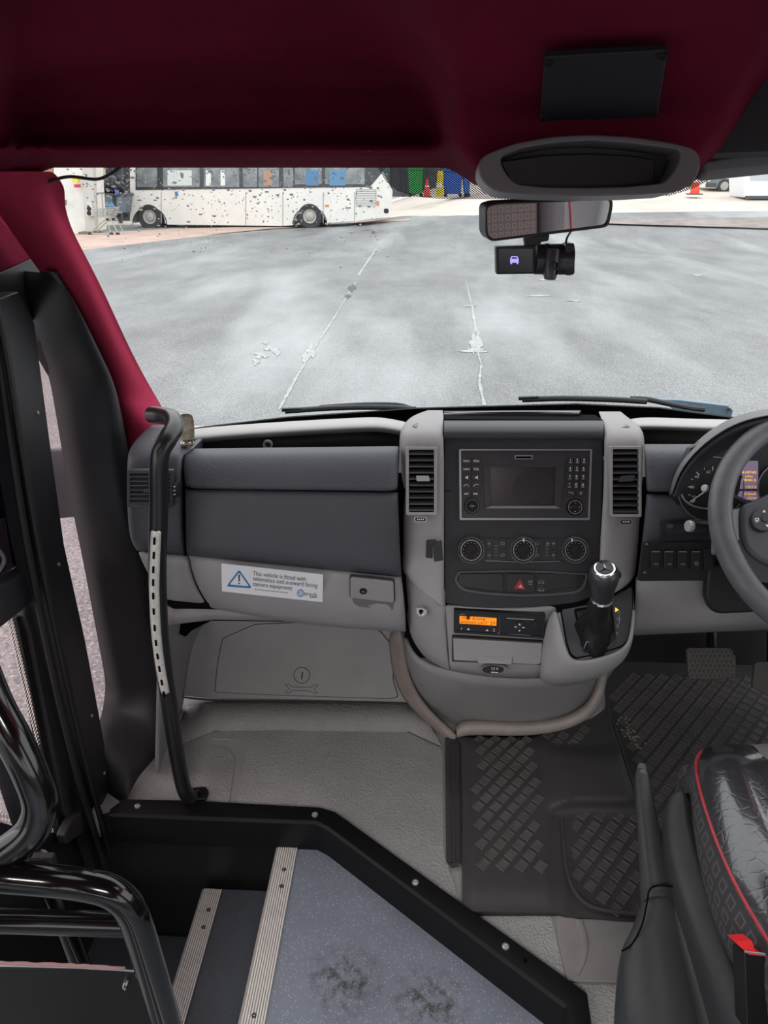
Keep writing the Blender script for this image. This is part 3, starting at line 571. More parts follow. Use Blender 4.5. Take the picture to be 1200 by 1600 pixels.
for yy, lab in ((-.75, 'added round-ended saloon ceiling lamp, out of view, nearest the cab'), (-2.4, 'added saloon ceiling lamp, out of view, further back')):  # unseen lamps added behind the camera to brighten floor and dash
    lp = thing('added_ceiling_lamp', lab, 'lamp', (.0, yy, 2.36))
    mk('lamp_body', box((0, yy, 2.365), (.66, .16, .03)), mat('lamp_white', (220, 220, 220), .5), lp, bevel=.01)
    mk('diffuser', box((0, yy, 2.346), (.60, .12, .012)), mat('added_lamp_diffuser', (255, 250, 244), .5, emit=2), lp, bevel=.005)
    ld = bpy.data.lights.new('added_fill_light', 'AREA'); ld.shape = 'RECTANGLE'; ld.size = .6; ld.size_y = .12; ld.energy = 24; ld.spread = math.radians(140); ld.color = (1, .97, .93)
    lo = bpy.data.objects.new('added_fill_light', ld); C.objects.link(lo); lo.location = (0, yy, 2.335); lo.parent = None

mk('trim_5', XPl(-.668).pr([(120, 1180), (176, 1180), (214, 1262), (240, 1420), (170, 1420), (130, 1300)], -.02, 0), TRIM, kind='structure')
# ---------------- dashboard, passenger side ----------------
dash = thing('dashboard', 'charcoal and grey dashboard across the cab on both sides of the centre console', 'dashboard', (.0, 1.35, 1.1))
def gsurf(name, rows, m, parent, solid=.004, sub=2, soff=-1, smooth=180, **k): return mk(name, grid(rows), m, parent, solid=solid, sub=sub, soff=soff, smooth=smooth, **k)
def rowpx(pts, Y): return [P(x, y, Y=Y) for x, y in pts]
# glovebox lid: rolled top, groove, gently bowed face
def gb(xs_, ys_, Ys, cols=(0, .02, .35, .65, .98, 1)):
    rows = []
    for (xa, ya), (xb, yb_), Y in zip(xs_, ys_, Ys):
        rows.append([P(xa+(xb-xa)*c_, ya+(yb_-ya)*c_, Y=Y+(.015 if c_ in (0, 1) else 0)) for c_ in cols])
    return rows
L_ = [(300, 701), (288, 708), (285, 716), (287, 740), (289, 761)]; R_ = [(624, 697), (623, 702), (623, 712), (622, 740), (622, 766)]
gsurf('glovebox_lid', gb(L_, R_, [1.25, 1.215, 1.195, 1.17, 1.155]), DARK, dash, solid=.02)
L_ = [(289, 764), (289, 767), (290, 800), (290, 840), (291, 862), (293, 868)]; R_ = [(622, 769), (622, 772), (623, 810), (625, 860), (627, 893), (628, 902)]
gsurf('glovebox_door', gb(L_, R_, [1.165, 1.152, 1.142, 1.135, 1.133, 1.15]), DARK, dash, solid=.02)
gsurf('groove', gb([(288, 758), (289, 770)], [(622, 763), (622, 775)], [1.172, 1.168]), PIT, dash, sub=0)
# dark backing body so that nothing shows through the joints
def wz_(pts, z0, z1): return prism([Vector((x, y, z0)) for x, y in pts], [Vector((x, y, z1)) for x, y in pts])
bodyp = [Vector((0, y, z)) for y, z in [(1.24, 1.52), (1.21, 1.50), (1.19, 1.40), (1.19, 1.27), (1.27, 1.20), (1.6, 1.25), (1.6, 1.45), (1.30, 1.46)]]
mk('inner_body', prism([v+Vector((-.47, 0, 0)) for v in bodyp], [v+Vector((.06, 0, 0)) for v in bodyp]), PIT, dash)
mk('inner_body', prism([v+Vector((.36, 0, 0)) for v in bodyp], [v+Vector((1.0, 0, 0)) for v in bodyp]), PIT, dash)
# shelf tray: floor, back wall, light rolled rear rim
tray = [[P(x, y, Y=Y) for x in (262, 300, 450, 640)] for y, Y in [(712, 1.24), (712, 1.30)]]
TRAY = mat('tray_black', (20, 20, 23), .6, bump=.15, bscale=600)
mk('tray_floor', wz_([(-.47, 1.225), (.02, 1.225), (.02, 1.40), (-.47, 1.40)], 1.490, 1.500), TRAY, dash)
mk('tray_back', grid([[P(x, ya, Y=1.395) for x, ya in [(250, 716), (318, 716), (450, 716), (640, 716)]], [P(x, ya, Y=1.40) for x, ya in [(250, 684), (318, 681), (450, 676), (640, 668)]]]), TRAY, dash, solid=.005)
mk('tray_end', prism([P(318, 684, Y=1.40), P(304, 700, Y=1.25), P(288, 709, Y=1.21), P(288, 740, Y=1.25), P(318, 720, Y=1.40)], [v+Vector((-.012, 0, 0)) for v in [P(318, 684, Y=1.40), P(304, 700, Y=1.25), P(288, 709, Y=1.21), P(288, 740, Y=1.25), P(318, 720, Y=1.40)]]), DARK, dash, bevel=.003)
mk('tray_socket', Pl((0, 1.385, 1.5), (1, 0, 0), (0, 0, 1)).cyl(419, 694, [(.0095, 0), (.0095, .006), (.006, .006), (.0055, .001)], 24, False), mat('socket_silver', (190, 190, 190), .35, metal=.5), dash)
RIM = mat('rim_light_grey', (176, 174, 172), .5, bump=.12, bscale=700, spec=.4)
def rim(pa, Y0):                                # rows: top back, top front, roll, lower lip
    return [[P(x, y+d, Y=Y0+k) for x, y in pa] for d, k in [(-3.5, .12), (0, .05), (4, .02), (11, .005), (17, .008), (20, .02)]]
gsurf('rear_rim', rim([(228, 686), (262, 680), (310, 672), (400, 665), (500, 659), (560, 656), (590, 655), (612, 658), (640, 664)], 1.38), RIM, dash)
# far left end: dark end panel with vent
EPn = Pl(P(240, 760, Y=1.16), (1, .10, 0), (0, .15, 1))
rows = []
for y, x0, x1, Y in [(664, 236, 300, 1.36), (684, 215, 306, 1.30), (700, 203, 297, 1.23), (712, 200, 287, 1.195), (722, 199, 284, 1.18), (760, 198, 285, 1.165), (800, 199, 286, 1.155), (840, 202, 288, 1.15), (853, 206, 289, 1.152), (866, 214, 290, 1.17)]:
    rows.append([P(x0+(x1-x0)*c_, y+(10*c_-5 if y > 835 else 0), Y=Y+.02*(1-c_)+(.02 if c_ in (0, 1) else 0)) for c_ in (0, .03, .35, .7, .97, 1)])
gsurf('end_panel', rows, DARK, dash, solid=.01)
def vent(name_px, x0, y0, x1, y1, pl, n, parent, fr=None, hor=True, tabs=True, framem=DARKS):
    v_ = mk('air_vent', pl.ring(rpoly([(x0-5, y0-5), (x1+5, y0-5), (x1+5, y1+5), (x0-5, y1+5)], 3), rpoly([(x0, y0), (x1, y0), (x1, y1), (x0, y1)], 2), -.01, .004), framem, parent, bevel=.0015)
    mk('vent_shade', pl.pr(rc(x0-2, y0-2, x1+2, y1+2), -.012, -.004), PIT, v_)
    V = []
    for i in range(n):
        y = y0+(y1-y0)*(i+.5)/n
        mk('slat', prism([pl.hit(x0, y-1)-pl.n*.004+pl.v*.002, pl.hit(x1, y-1)-pl.n*.004+pl.v*.002, pl.hit(x1, y+1.2)+pl.n*.0035, pl.hit(x0, y+1.2)+pl.n*.0035], [pl.hit(x0, y)-pl.n*.004-pl.v*.0008, pl.hit(x1, y)-pl.n*.004-pl.v*.0008, pl.hit(x1, y+2)+pl.n*.0035-pl.v*.001, pl.hit(x0, y+2)+pl.n*.0035-pl.v*.001]), mat('slat_dark', (66, 66, 70), .4, spec=.5), v_)
    return v_
EPn = Pl(EPn.hit(240, 760, .014), EPn.u, EPn.v)
v0 = vent('v', 204, 739, 266, 787, EPn, 7, dash)
mk('slider', EPn.pr(rc(226, 762, 238, 767, 1.5), .004, .010), DARKS, v0, bevel=.001)
wh = mk('vent_wheel', EPn.cyl(275, 765, [(.001, .004)]*2, 8) if 0 else lathe(EPn.hit(273, 765), EPn.u, [(.010, 0), (.0125, .001), (.0125, .006), (.010, .007)], 24), BLK, dash)
for k in range(3): mk('wheel_mark', EPn.pr(rc(273.5, 757+k*6, 276.5, 758.4+k*6), .0118, .0128), WHT, wh)
# grey lower dash: end piece, panel below glovebox, undertray
LWL = mat('lower_dash_grey', (150, 149, 150), .55, bump=.15, bscale=800, var=.06, vscale=5, spec=.35)
rows = []
for (xa, ya, xb, yb_, Y) in [(216, 862, 296, 868, 1.168), (218, 868, 297, 874, 1.155), (228, 890, 300, 896, 1.155), (242, 915, 310, 922, 1.165), (255, 935, 322, 942, 1.18), (258, 944, 330, 950, 1.21), (262, 948, 334, 952, 1.30)]:
    rows.append([P(xa+(xb-xa)*c_, ya+(yb_-ya)*c_, Y=Y+(.015 if c_ in (0, 1) else 0)) for c_ in (0, .04, .5, .96, 1)])
gsurf('lower_end_piece', rows, LWL, dash, solid=.01)
def rr(ptsL, ptsR, Ys, mids=None):
    rows = []
    for i, ((xa, ya), (xb, yb_), Y) in enumerate(zip(ptsL, ptsR, Ys)):
        rows.append([P(xa+(xb-xa)*c_, ya+(yb_-ya)*c_+(mids[i] if mids else 0)*4*c_*(1-c_), Y=Y+(.012 if c_ in (0, 1) else 0)) for c_ in (0, .012, .25, .5, .75, .988, 1)])
    return rows
gsurf('lower_panel', rr([(293, 864), (296, 870), (299, 890), (306, 910), (316, 930), (326, 944), (330, 950), (336, 952)], [(628, 898), (628, 904), (631, 930), (633, 955), (634, 970), (634, 980), (634, 986), (634, 987)], [1.165, 1.150, 1.147, 1.152, 1.165, 1.18, 1.20, 1.28], [0, 0, 0, 2, 4, 6, 7, 7]), LWL, dash, solid=.01)
FPn = Pl(P(480, 910, Y=1.143), (1, .0, 0), P(480, 890, Y=1.143)-P(480, 935, Y=1.162))
st = thing('warning_sticker', 'white sticker with blue warning triangle below the glovebox', 'sticker', FPn.hit(425, 930))
FPs = Pl(FPn.hit(425, 910), FPn.hit(505, 899)-FPn.hit(345, 881), FPn.v)
mk('label_sheet', FPs.pr(rpoly([(346, 880), (505, 897), (504, 940), (347, 923)], 1.5), .0, .0015), mat('sticker_white', (236, 237, 242), .45), st)
BLU = mat('sticker_blue_print', (52, 120, 180), .5); GRT = mat('sticker_grey_print', (70, 72, 78), .6)
mk('triangle', FPs.ring(rpoly([(374, 889), (394, 918), (354, 915)], 4), rpoly([(374, 893), (389.5, 915), (358.5, 912.5)], 3), .0012, .0022), BLU, st)
mk('exclamation_mark', join(FPs.pr([(372.6, 897), (375.2, 897), (374.7, 907.5), (373.2, 907.5)], .0012, .0022), FPs.cyl(373.9, 910.5, [(.0015, .001), (.0015, .0022), (.0001, .0022)], 12)), GRT, st)
mk('lettering', join(ftext(FPs, 'This vehicle is fitted with', 437, 899.5, 7, .002, 82), ftext(FPs, 'telematics and outward facing', 446, 908.5, 7, .002, 100), ftext(FPs, 'camera equipment', 426, 914.5, 7, .002, 61)), GRT, st)
mk('small_print', ftext(FPs, 'www.ctrack.co.uk | 0800 000 0000', 423, 921.5, 2.4, .002, 52), mat('faint_print', (150, 152, 158), .6), st) if 0 else mk('small_print', join(*[FPs.pr([(398+i*3.3, 919+i*.35), (400.4+i*3.3, 919.2+i*.35), (400.4+i*3.3, 920.8+i*.35), (398+i*3.3, 920.6+i*.35)], .0012, .0018) for i in range(16)]), mat('faint_print', (150, 152, 158), .6), st)
mk('logo_ring', FPs.ring([(470+5.4*math.cos(a), 925.5+5.6*math.sin(a)) for a in [math.radians(40+i*280/20+0) for i in range(21)]], [(470+4.2*math.cos(a), 925.5+4.3*math.sin(a)) for a in [math.radians(40+i*280/20) for i in range(21)]], .0012, .0022), BLU, st)
mk('logo_lettering', join(ftext(FPs, 'C', 470, 925.5, 4.6, .002), ftext(FPs, 'track', 485.5, 927.3, 6.4, .002, 21)), GRT, st)
mk('logo_strapline', FPs.pr(rc(484, 931.5, 495, 932.6), .0012, .0018), GRT, st)
# catch with lock at the right of the panel
lat = mk('catch_recess', FPn.pr(rpoly([(549, 925), (616, 932), (615, 951), (562, 946), (552, 940)], 4), -.01, .0035), mat('recess_shadow_grey', (112, 106, 106), .6), dash)
mk('catch_gap', FPn.pr(rpoly([(546.5, 896.5), (616.8, 903.5), (617.8, 939), (546.5, 930.5)], 4), .0, .0045), mat('gap_shade', (60, 56, 56), .8), dash)
cp = mk('catch_plate', FPn.pr(rpoly([(548, 898), (615, 905), (616, 937), (548, 929)], 4), .0, .008), LWL, dash, bevel=.002)
lk = mk('lock', FPn.cyl(568, 918, [(.0065, .008), (.0062, .0105), (.0045, .0105), (.0042, .009)], 24), mat('lock_black', (30, 30, 32), .3, metal=.5), cp)
mk('lock_core', FPn.cyl(568, 918, [(.0035, .0085), (.003, .0105), (.0008, .0105)], 16), mat('lock_steel', (150, 150, 150), .3, metal=.9), cp)
# undertray end and hidden hose at the left
mk('undertray', grid([[P(x, y, Y=1.24) for x, y in [(258, 944), (274, 950), (330, 948), (450, 962)]], [P(x, y, Y=1.24) for x, y in [(262, 975), (276, 973), (336, 966), (450, 968)]]]), LWL, dash, solid=.01)
mk('undertray_dark', prism([P(x, y, Y=1.36) for x, y in [(258, 960), (640, 960), (640, 985), (520, 972), (330, 970), (300, 985), (290, 995), (270, 985)]], [P(x, y, Y=1.5) for x, y in [(258, 960), (640, 960), (640, 985), (520, 972), (330, 970), (300, 985), (290, 995), (270, 985)]]), PIT, dash)
# ---------------- driver side of the dash ----------------
gsurf('rear_rim', [[P(x, y+d, Y=1.38+k) for x, y in [(968, 664), (984, 658), (1005, 655), (1060, 657), (1120, 659), (1300, 662)]] for d, k in [(-3.5, .12), (0, .05), (4, .02), (9, .005), (14, .008), (16, .02)]], RIM, dash)
mk('tray_back', grid([[P(x, 716, Y=1.395) for x in (985, 1300)], [P(x, 668, Y=1.40) for x in (985, 1300)]]), TRAY, dash, solid=.005)
mk('tray_floor', wz_([(.36, 1.225), (1.0, 1.225), (1.0, 1.40), (.36, 1.40)], 1.490, 1.500), TRAY, dash)
gsurf('upper_panel', rr([(1004, 694), (1006, 701), (1007, 712), (1009, 740), (1010, 768)], [(1300, 694), (1300, 701), (1300, 712), (1300, 740), (1300, 770)], [1.25, 1.205, 1.185, 1.165, 1.155]), DARK, dash, solid=.02)
gsurf('switch_surround', rr([(1010, 772), (1010, 775), (1006, 820), (1000, 870), (996, 902), (995, 907)], [(1300, 774), (1300, 777), (1300, 820), (1300, 870), (1300, 902), (1300, 907)], [1.165, 1.152, 1.142, 1.135, 1.133, 1.15]), DARK, dash, solid=.02)
gsurf('groove', gb([(1009, 766), (1009, 778)], [(1300, 768), (1300, 780)], [1.172, 1.168]), PIT, dash, sub=0)
gsurf('knee_panel', rr([(993, 900), (993, 908), (992, 940), (990, 965), (988, 988), (990, 993)], [(1320, 890), (1320, 900), (1320, 935), (1320, 960), (1320, 975), (1320, 980)], [1.165, 1.15, 1.155, 1.165, 1.18, 1.25]), LWL, dash, solid=.01)
SP = Pl(P(1060, 850, Y=1.128), (1, 0, 0), P(1060, 790, Y=1.148)-P(1060, 900, Y=1.125))
cov = mk('column_shroud', SP.pr(rpoly([(1103, 880), (1250, 880), (1250, 950), (1120, 957), (1106, 950), (1098, 930)], 8), -.01, .012), mat('shroud_black', (30, 30, 33), .45), dash, bevel=.006)
# four-switch panel
sw = thing('switch_panel', 'black panel of four rocker switches left of the steering wheel', 'switch panel', SP.hit(1060, 900))
mk('plate', SP.pr(rpoly([(1003, 845), (1112, 845), (1114, 896), (1106, 905), (996, 906), (999, 880)], 3), .002, .008), mat('switch_plate_black', (24, 24, 26), .5), sw, bevel=.001)
for i in range(4):
    x = 1021+i*20.7; t_ = mk('rocker', SP.pr(rpoly([(x-8, 857), (x+7, 857), (x+6, 886), (x-8, 886)], 2.5), .006, .014), mat('rocker_black', (30, 31, 33), .35, spec=.6), sw, bevel=.0015)
    mk('rocker_edge', SP.pr(rc(x-6, 857.5, x+6, 859, .5), .013, .0145), SILV, t_)
    mk('symbol', SP.pr(rc(x-3.5, 876, x+3.5, 879, 1) if i != 3 else rc(x-3, 873, x+4, 880, 3), .0138, .0144), mat('dim_print', (95, 96, 100), .6), t_)
mk('blank_cover', SP.pr(rc(1096, 855, 1110, 890, 1), .006, .011), BLK, sw, bevel=.001)
for x, y in [(1008, 848), (1005, 892), (1109, 891)]: mk('screw', SP.cyl(x, y, [(.0022, .008), (.0018, .0095), (.0005, .0095)], 10), mat('steel_screw', (170, 170, 172), .3, metal=.8), sw)
hs = thing('heater_switch', 'black switch strip with a heated-seat symbol above the rocker switches', 'switch', SP.hit(1055, 840))
mk('body', SP.pr(rpoly([(1032, 813), (1104, 813), (1104, 838), (1032, 840)], 2), .002, .010), BLK, hs, bevel=.002)
mk('key', SP.pr(rc(1036, 815, 1068, 830, 1), .009, .013), FASC, hs, bevel=.001)
mk('key', SP.pr(rc(1071, 815, 1100, 830, 1), .009, .013), FASC, hs, bevel=.001)
mk('symbol', join(*[tube([SP.hit(1043+k*3, 825, .014), SP.hit(1044.5+k*3, 822, .014), SP.hit(1043+k*3, 819.5, .014)], .0003, 5, 3) for k in range(3)]), LGR, hs)
# ---------------- windscreen foot: scuttle, wipers ----------------
mk('scuttle', prism([Vector((-.75, 1.63, 1.40)), Vector((-.75, 1.66, 1.50)), Vector((-.75, 1.80, 1.44)), Vector((-.75, 1.80, 1.35))], [Vector((1.1, 1.63, 1.40)), Vector((1.1, 1.66, 1.50)), Vector((1.1, 1.80, 1.44)), Vector((1.1, 1.80, 1.35))]), BLK, label='black plastic scuttle along the foot of the windscreen outside', cat='scuttle panel') if 0 else None
def wiper(lab, blade, arm, base):
    t_ = thing('windscreen_wiper', lab, 'wiper', WS.hit(*base, -.03))
    mk('blade', tube([WS.hit(x, y, -.012) for x, y in blade], .0055, 8, 4), mat('wiper_rubber', (30, 30, 32), .6), t_)
    mk('carrier', tube([WS.hit(x, y-2.2, -.022) for x, y in blade], .004, 8, 4), mat('wiper_carrier', (74, 84, 92), .35, metal=.3), t_)
    mk('arm', tube([WS.hit(x, y, -.034) for x, y in arm], .006, 8, 4), mat('wiper_arm', (36, 38, 42), .4), t_)
    x, y = blade[0]; mk('tip', WS.prh(rpoly([(x-6, y-3.5), (x+26, y-4.5), (x+28, y), (x-6, y+1)], 1.5), -.016, -.012), mat('wiper_carrier', (74, 84, 92), .35, metal=.3), t_, bevel=.002)
wiper('long wiper resting at the foot of the windscreen left of the console', [(446, 643), (520, 638), (600, 637), (650, 640)], [(500, 637), (560, 633), (620, 633), (645, 640)], (640, 645))
wiper('long wiper resting at the foot of the windscreen above the right air vent', [(816, 625), (880, 623), (960, 625), (1010, 628)], [(985, 623), (1010, 624), (1040, 630), (1075, 637), (1100, 640)], (1095, 645))
mk('wiper_cowl', YPl(1.74).pr([(1028, 624), (1062, 625), (1138, 634), (1146, 641), (1143, 652), (1100, 652), (1060, 645)], -.012, 0), mat('cowl_blue_grey', (120, 146, 164), .45, bump=.2, bscale=200), label='blue-grey cowl panel with a bolt at the foot of the right wiper', cat='cowl panel', bevel=.002)
mk('wiper_bolt', lathe(P(1138, 639, Y=1.74), (0, -1, 0), [(.004, 0), (.004, .005), (.001, .005)], 12), STEEL, bpy.data.objects['wiper_cowl'])
BON = [Vector((-.8, 1.80, 1.42)), Vector((-.8, 2.05, 1.34)), Vector((-.75, 2.35, 1.15)), Vector((-.7, 2.5, .8)), Vector((-.7, 2.5, .4)), Vector((-.8, 1.80, .4))]
mk('bonnet', prism(BON, [Vector((v.x+1.95, v.y, v.z)) for v in BON]), BUSW, bevel=.03, label='white bonnet of the minibus beyond the windscreen', cat='bonnet')
# ---------------- centre console ----------------
RF = Pl(P(818, 820, Y=1.19), (1, 0, 0), P(818, 690, Y=1.24)-P(818, 945, Y=1.14))
con = thing('centre_console', 'two-tone centre console with grey wings and black fascia in the middle of the dash', 'console', (.18, 1.3, .82))
fasc = mk('fascia', RF.pr([(694, 686), (943, 686), (942, 760), (938, 880), (934, 930), (900, 942), (818, 952), (740, 950), (697, 943), (694, 930)], -.06, 0), FASC, con, bevel=.002)
# rounded pad above the fascia and the dark slot behind it
gsurf('upper_pad', [[P(x, y, Y=Y) for x in (694, 700, 780, 860, 937, 943)] for y, Y in [(688, 1.242), (684, 1.236), (676, 1.238), (668, 1.248), (661, 1.268), (657, 1.29), (656, 1.32)]], DARKS, con, solid=.006)
mk('slot', prism([P(694, 655, Y=1.30), P(942, 656, Y=1.30), P(930, 648, Y=1.40), P(696, 646, Y=1.40)], [v+Vector((0, 0, -.03)) for v in [P(694, 655, Y=1.30), P(942, 656, Y=1.30), P(930, 648, Y=1.40), P(696, 646, Y=1.40)]]), PIT, con)
mk('slot_lip', tube([P(694, 648, Y=1.37), P(760, 645, Y=1.375), P(850, 644.5, Y=1.375), P(905, 646, Y=1.37)], .0035, 8), SILV, con)
mk('slot_lip_body', prism([P(694, 650, Y=1.372), P(908, 650, Y=1.372), P(908, 643, Y=1.372), P(694, 644, Y=1.372)], [v+Vector((0, .008, 0)) for v in [P(694, 650, Y=1.372), P(908, 650, Y=1.372), P(908, 643, Y=1.372), P(694, 644, Y=1.372)]]), DARKS, con)
WING = mat('wing_grey', (152, 149, 150), .5, bump=.12, bscale=900, var=.05, vscale=6, spec=.4)
def wing(rowsdef, side):
    rows = []
    for y, xo, xi, Y in rowsdef:
        w_ = [(0, .055), (.06, .012), (.2, 0), (.6, -.006), (.95, -.008), (1, 0)]
        rows.append([P(xo+(xi-xo)*c_, y, Y=Y+k) for c_, k in w_])
    gsurf('wing', rows, WING, con, solid=.012)
def rfY(y): return RF.hit(818, y, .010).y
lw = [(641, 668, 692, 1.40), (648, 648, 693, 1.36), (655, 638, 693, 1.31), (664, 630, 693, 1.275), (675, 625, 693, 1.245)]+[(y, x, xi, rfY(y)) for y, x, xi in [(690, 624, 693), (720, 624, 694), (760, 624, 694), (800, 625, 694), (840, 626, 694), (870, 627, 694)]]
rw = [(643, 970, 935, 1.40), (650, 978, 938, 1.36), (657, 988, 941, 1.31), (666, 1000, 943, 1.275), (678, 1006, 944, 1.245)]+[(y, x, xi, rfY(y)) for y, x, xi in [(692, 1007, 944), (720, 1007, 944), (760, 1007, 943), (800, 1005, 941), (840, 1002, 938), (870, 998, 937)]]
def wingtail(rowsdef, last):                    # the wings sweep in to the fascia below
    rows = []
    for t_ in (.25, .5, .75, 1.0):
        y0, xo, xi, Y = rowsdef[-1]; a = (xo+(last[0]-xo)*t_**1.5, y0+(last[1]-y0)*t_); b = (xi+(last[2]-xi)*t_, y0+(last[3]-y0)*t_); rows.append((a, b))
    return rows
def wing2(rowsdef, outer_end, inner_end, midpts):
    rows = []
    for y, xo, xi, Y in rowsdef: rows.append([P(xo+(xi-xo)*c_, y, Y=Y+k) for c_, k in [(0, .055), (.06, .012), (.2, 0), (.6, -.006), (.95, -.008), (1, 0)]])
    for (ax, ay), (bx, by_) in midpts:
        rows.append([RF.hit(ax+(bx-ax)*c_, ay+(by_-ay)*c_, .010-k) for c_, k in [(0, .045), (.06, .012), (.2, 0), (.6, -.006), (.95, -.008), (1, 0)]])
    return gsurf('wing', rows, WING, con, solid=.012)
wing2(lw, None, None, [((627, 885), (694, 900)), ((630, 893), (694, 925)), ((640, 910), (694, 940)), ((645, 914), (694, 949))])
wing2(rw, None, None, [((994, 890), (936, 898)), ((990, 905), (935, 920)), ((978, 916), (934, 934)), ((973, 919), (934, 942))])
for x0, x1, x2, x3 in [(642, 680, 678, 655), (958, 962, 1000, 985)]:
    pass
def ly(rows_, y): return lerp1([(r[0], r[3]) for r in rows_], y)
for pts, rws in (([(644, 664), (676, 649), (681, 652), (650, 668)], lw), ([(942, 650), (958, 650), (984, 666), (972, 668)], rw)):
    mk('defroster_grille', prism([P(x, y, Y=ly(rws, y)-.001) for x, y in pts], [P(x, y, Y=ly(rws, y)-.004) for x, y in pts]), mat('grille_grey', (116, 112, 112), .5), con, bevel=.001)
RV = Pl(RF.hit(660, 750, .031), RF.u, RF.v)
va = vent('v', 639, 703, 678, 800, RV, 10, con, framem=WING)
mk('slider', RV.pr(rpoly([(650, 743), (670, 743), (672, 752), (651, 752)], 2), .004, .011), mat('slider_silver', (150, 148, 148), .35, metal=.4), va, bevel=.002)
vb = vent('v', 957, 702, 997, 803, RV, 10, con, framem=WING)
mk('slider', RV.pr(rpoly([(968, 744), (990, 742), (986, 752), (964, 753)], 2), .004, .011), DARKS, vb, bevel=.002)
for x, y in [(657, 811), (977, 815)]:
    w_ = mk('vent_wheel', RV.pr(rpoly([(x-9, y-3), (x+9, y-3), (x+9, y+3.5), (x-9, y+3.5)], 2.5), -.004, .004), BLK, con, bevel=.001)
    mk('wheel_ring', RV.ring(rpoly([(x-10, y-4), (x+10, y-4), (x+10, y+4.5), (x-10, y+4.5)], 3), rpoly([(x-8.5, y-2.8), (x+8.5, y-2.8), (x+8.5, y+3.3), (x-8.5, y+3.3)], 2.5), .0, .0045), SILV, con)
    mk('wheel_marks', join(*[RV.pr(rc(x-5+k*3, y-.8, x-3.4+k*3, y+1), .0038, .0046) for k in range(4)]), WHT, w_)
# ---------------- radio ----------------
rad = thing('car_radio', 'black car radio with a blank screen between number keys and menu keys', 'radio', RF.hit(829, 812))
BZ = mat('radio_black', (40, 40, 44), .38, bump=.05, bscale=900, spec=.5); KEY = mat('key_black', (28, 28, 31), .4, spec=.5)
mk('housing', RF.pr(rpoly([(720, 704), (921, 704), (918, 810), (721, 810)], 2), .0, .004), BZ, rad, bevel=.001)
mk('bezel', RF.ring(rpoly([(717, 702), (924, 702), (920, 812), (718, 812)], 2), rpoly([(720, 704), (921, 704), (917.5, 809), (721, 809)], 2), .0, .0065), SILV, rad) 
mk('screen_surround', RF.ring([(754, 727), (882, 727), (876, 794), (757, 794)], [(766, 730), (868, 730), (866, 790), (767, 790)], .003, .0065), BZ, rad, bevel=.001)
mk('screen_sill', RF.pr([(758, 794), (875, 794), (866, 790.3), (767, 790.3)], .003, .008), mat('sill_grey', (120, 120, 124), .4), rad)
scr = mk('screen', RF.pr(rc(765, 729, 868, 791), .0035, .0045), mat('blank_screen', (42, 36, 40), .22, spec=.6, var=.0), rad)
for cx_, cy2, rx, ry in [(822, 760, 20, 24), (848, 765, 17, 24), (808, 765, 9, 13), (838, 748, 18, 12)]:
    mk('smudge', RF.pr([(cx_+rx*math.cos(a)*random.uniform(.85, 1.1), cy2+ry*math.sin(a)*random.uniform(.85, 1.1)) for a in [i*math.pi/12 for i in range(24)]], .0046, .0047+random.uniform(0, .0001)), mat('smudge', (24, 23, 27), .35), scr)
mk('card_slot', RF.pr(rc(804, 712, 831, 717, 1), .004, .0055), PIT, rad); mk('slot_edge', RF.ring(rc(803.5, 711.5, 831.5, 717.5), rc(805, 713, 830, 716.3), .004, .006), SILV, rad)
for r_, (a, b) in enumerate([('RADIO', 'MEDIA'), ('NAVI', 'TEL'), ('*', '((*))'), ('^', '~'), ('|<<', '>>|')]):
    for c_, tx in enumerate((a, b)):
        x = 728.5+c_*15.2+(r_*.0); y = 720.5+r_*12.7; k_ = mk('menu_key', RF.pr(rc(x-7, y-4.8, x+7, y+4.8, 1), .004, .0085), KEY, rad, bevel=.0006)
        if r_ < 2: mk('key_print', ftext(RF, tx, x, y, 3.4, .0087, 9.5 if c_ or r_ else 10), WHT, k_)
        elif r_ == 4: mk('key_print', join(*[RF.pr([(x-4+q*3.4, y-1.6), (x-4+q*3.4, y+1.6), (x-1.2+q*3.4, y)] if c_ else [(x-1.2+q*3.4, y-1.6), (x-1.2+q*3.4, y+1.6), (x-4+q*3.4, y)], .0084, .0089) for q in range(2)]), WHT, k_)
        elif r_ == 3: mk('key_print', tube([RF.hit(x-4, y+1.5-(c_*0), .0088), RF.hit(x-1, y-1.5, .0088), RF.hit(x+1.5, y-1.5, .0088), RF.hit(x+4, y+1.5-3*c_, .0088)], .00035, 6), WHT, k_)
        else: mk('key_print', RF.pr([(x-2, y-1), (x, y-1), (x+2, y-3), (x+2, y+3), (x, y+1), (x-2, y+1)], .0084, .0089), WHT, k_)
for r_ in range(4):
    for c_ in range(3):
        x = 890+c_*10.4-r_*.6; y = 720+r_*12.6; tx = ['1', '2', '3', '4', '5', '6', '7', '8', '9', '*', '0', '#'][r_*3+c_]
        k_ = mk('number_key', RF.pr(rc(x-4.7, y-4.8, x+4.7, y+4.8, .8), .004, .0085), KEY, rad, bevel=.0006); mk('key_print', join(ftext(RF, tx, x, y-.8, 4.2, .0087), RF.pr(rc(x-2, y+2.6, x+2, y+3.2), .0084, .0087)), WHT, k_)
for c_ in range(2):
    x = 891+c_*15; y = 770.5; k_ = mk('menu_key', RF.pr(rc(x-7, y-4.4, x+7, y+4.4, 1), .004, .0085), KEY, rad, bevel=.0006)
    mk('key_print', ftext(RF, 'C', x, y, 4, .0087) if c_ else tube([RF.hit(x+3, y+1.5, .0088), RF.hit(x+3.5, y-.6, .0088), RF.hit(x-3, y-1, .0088)], .0003, 6), WHT, k_)
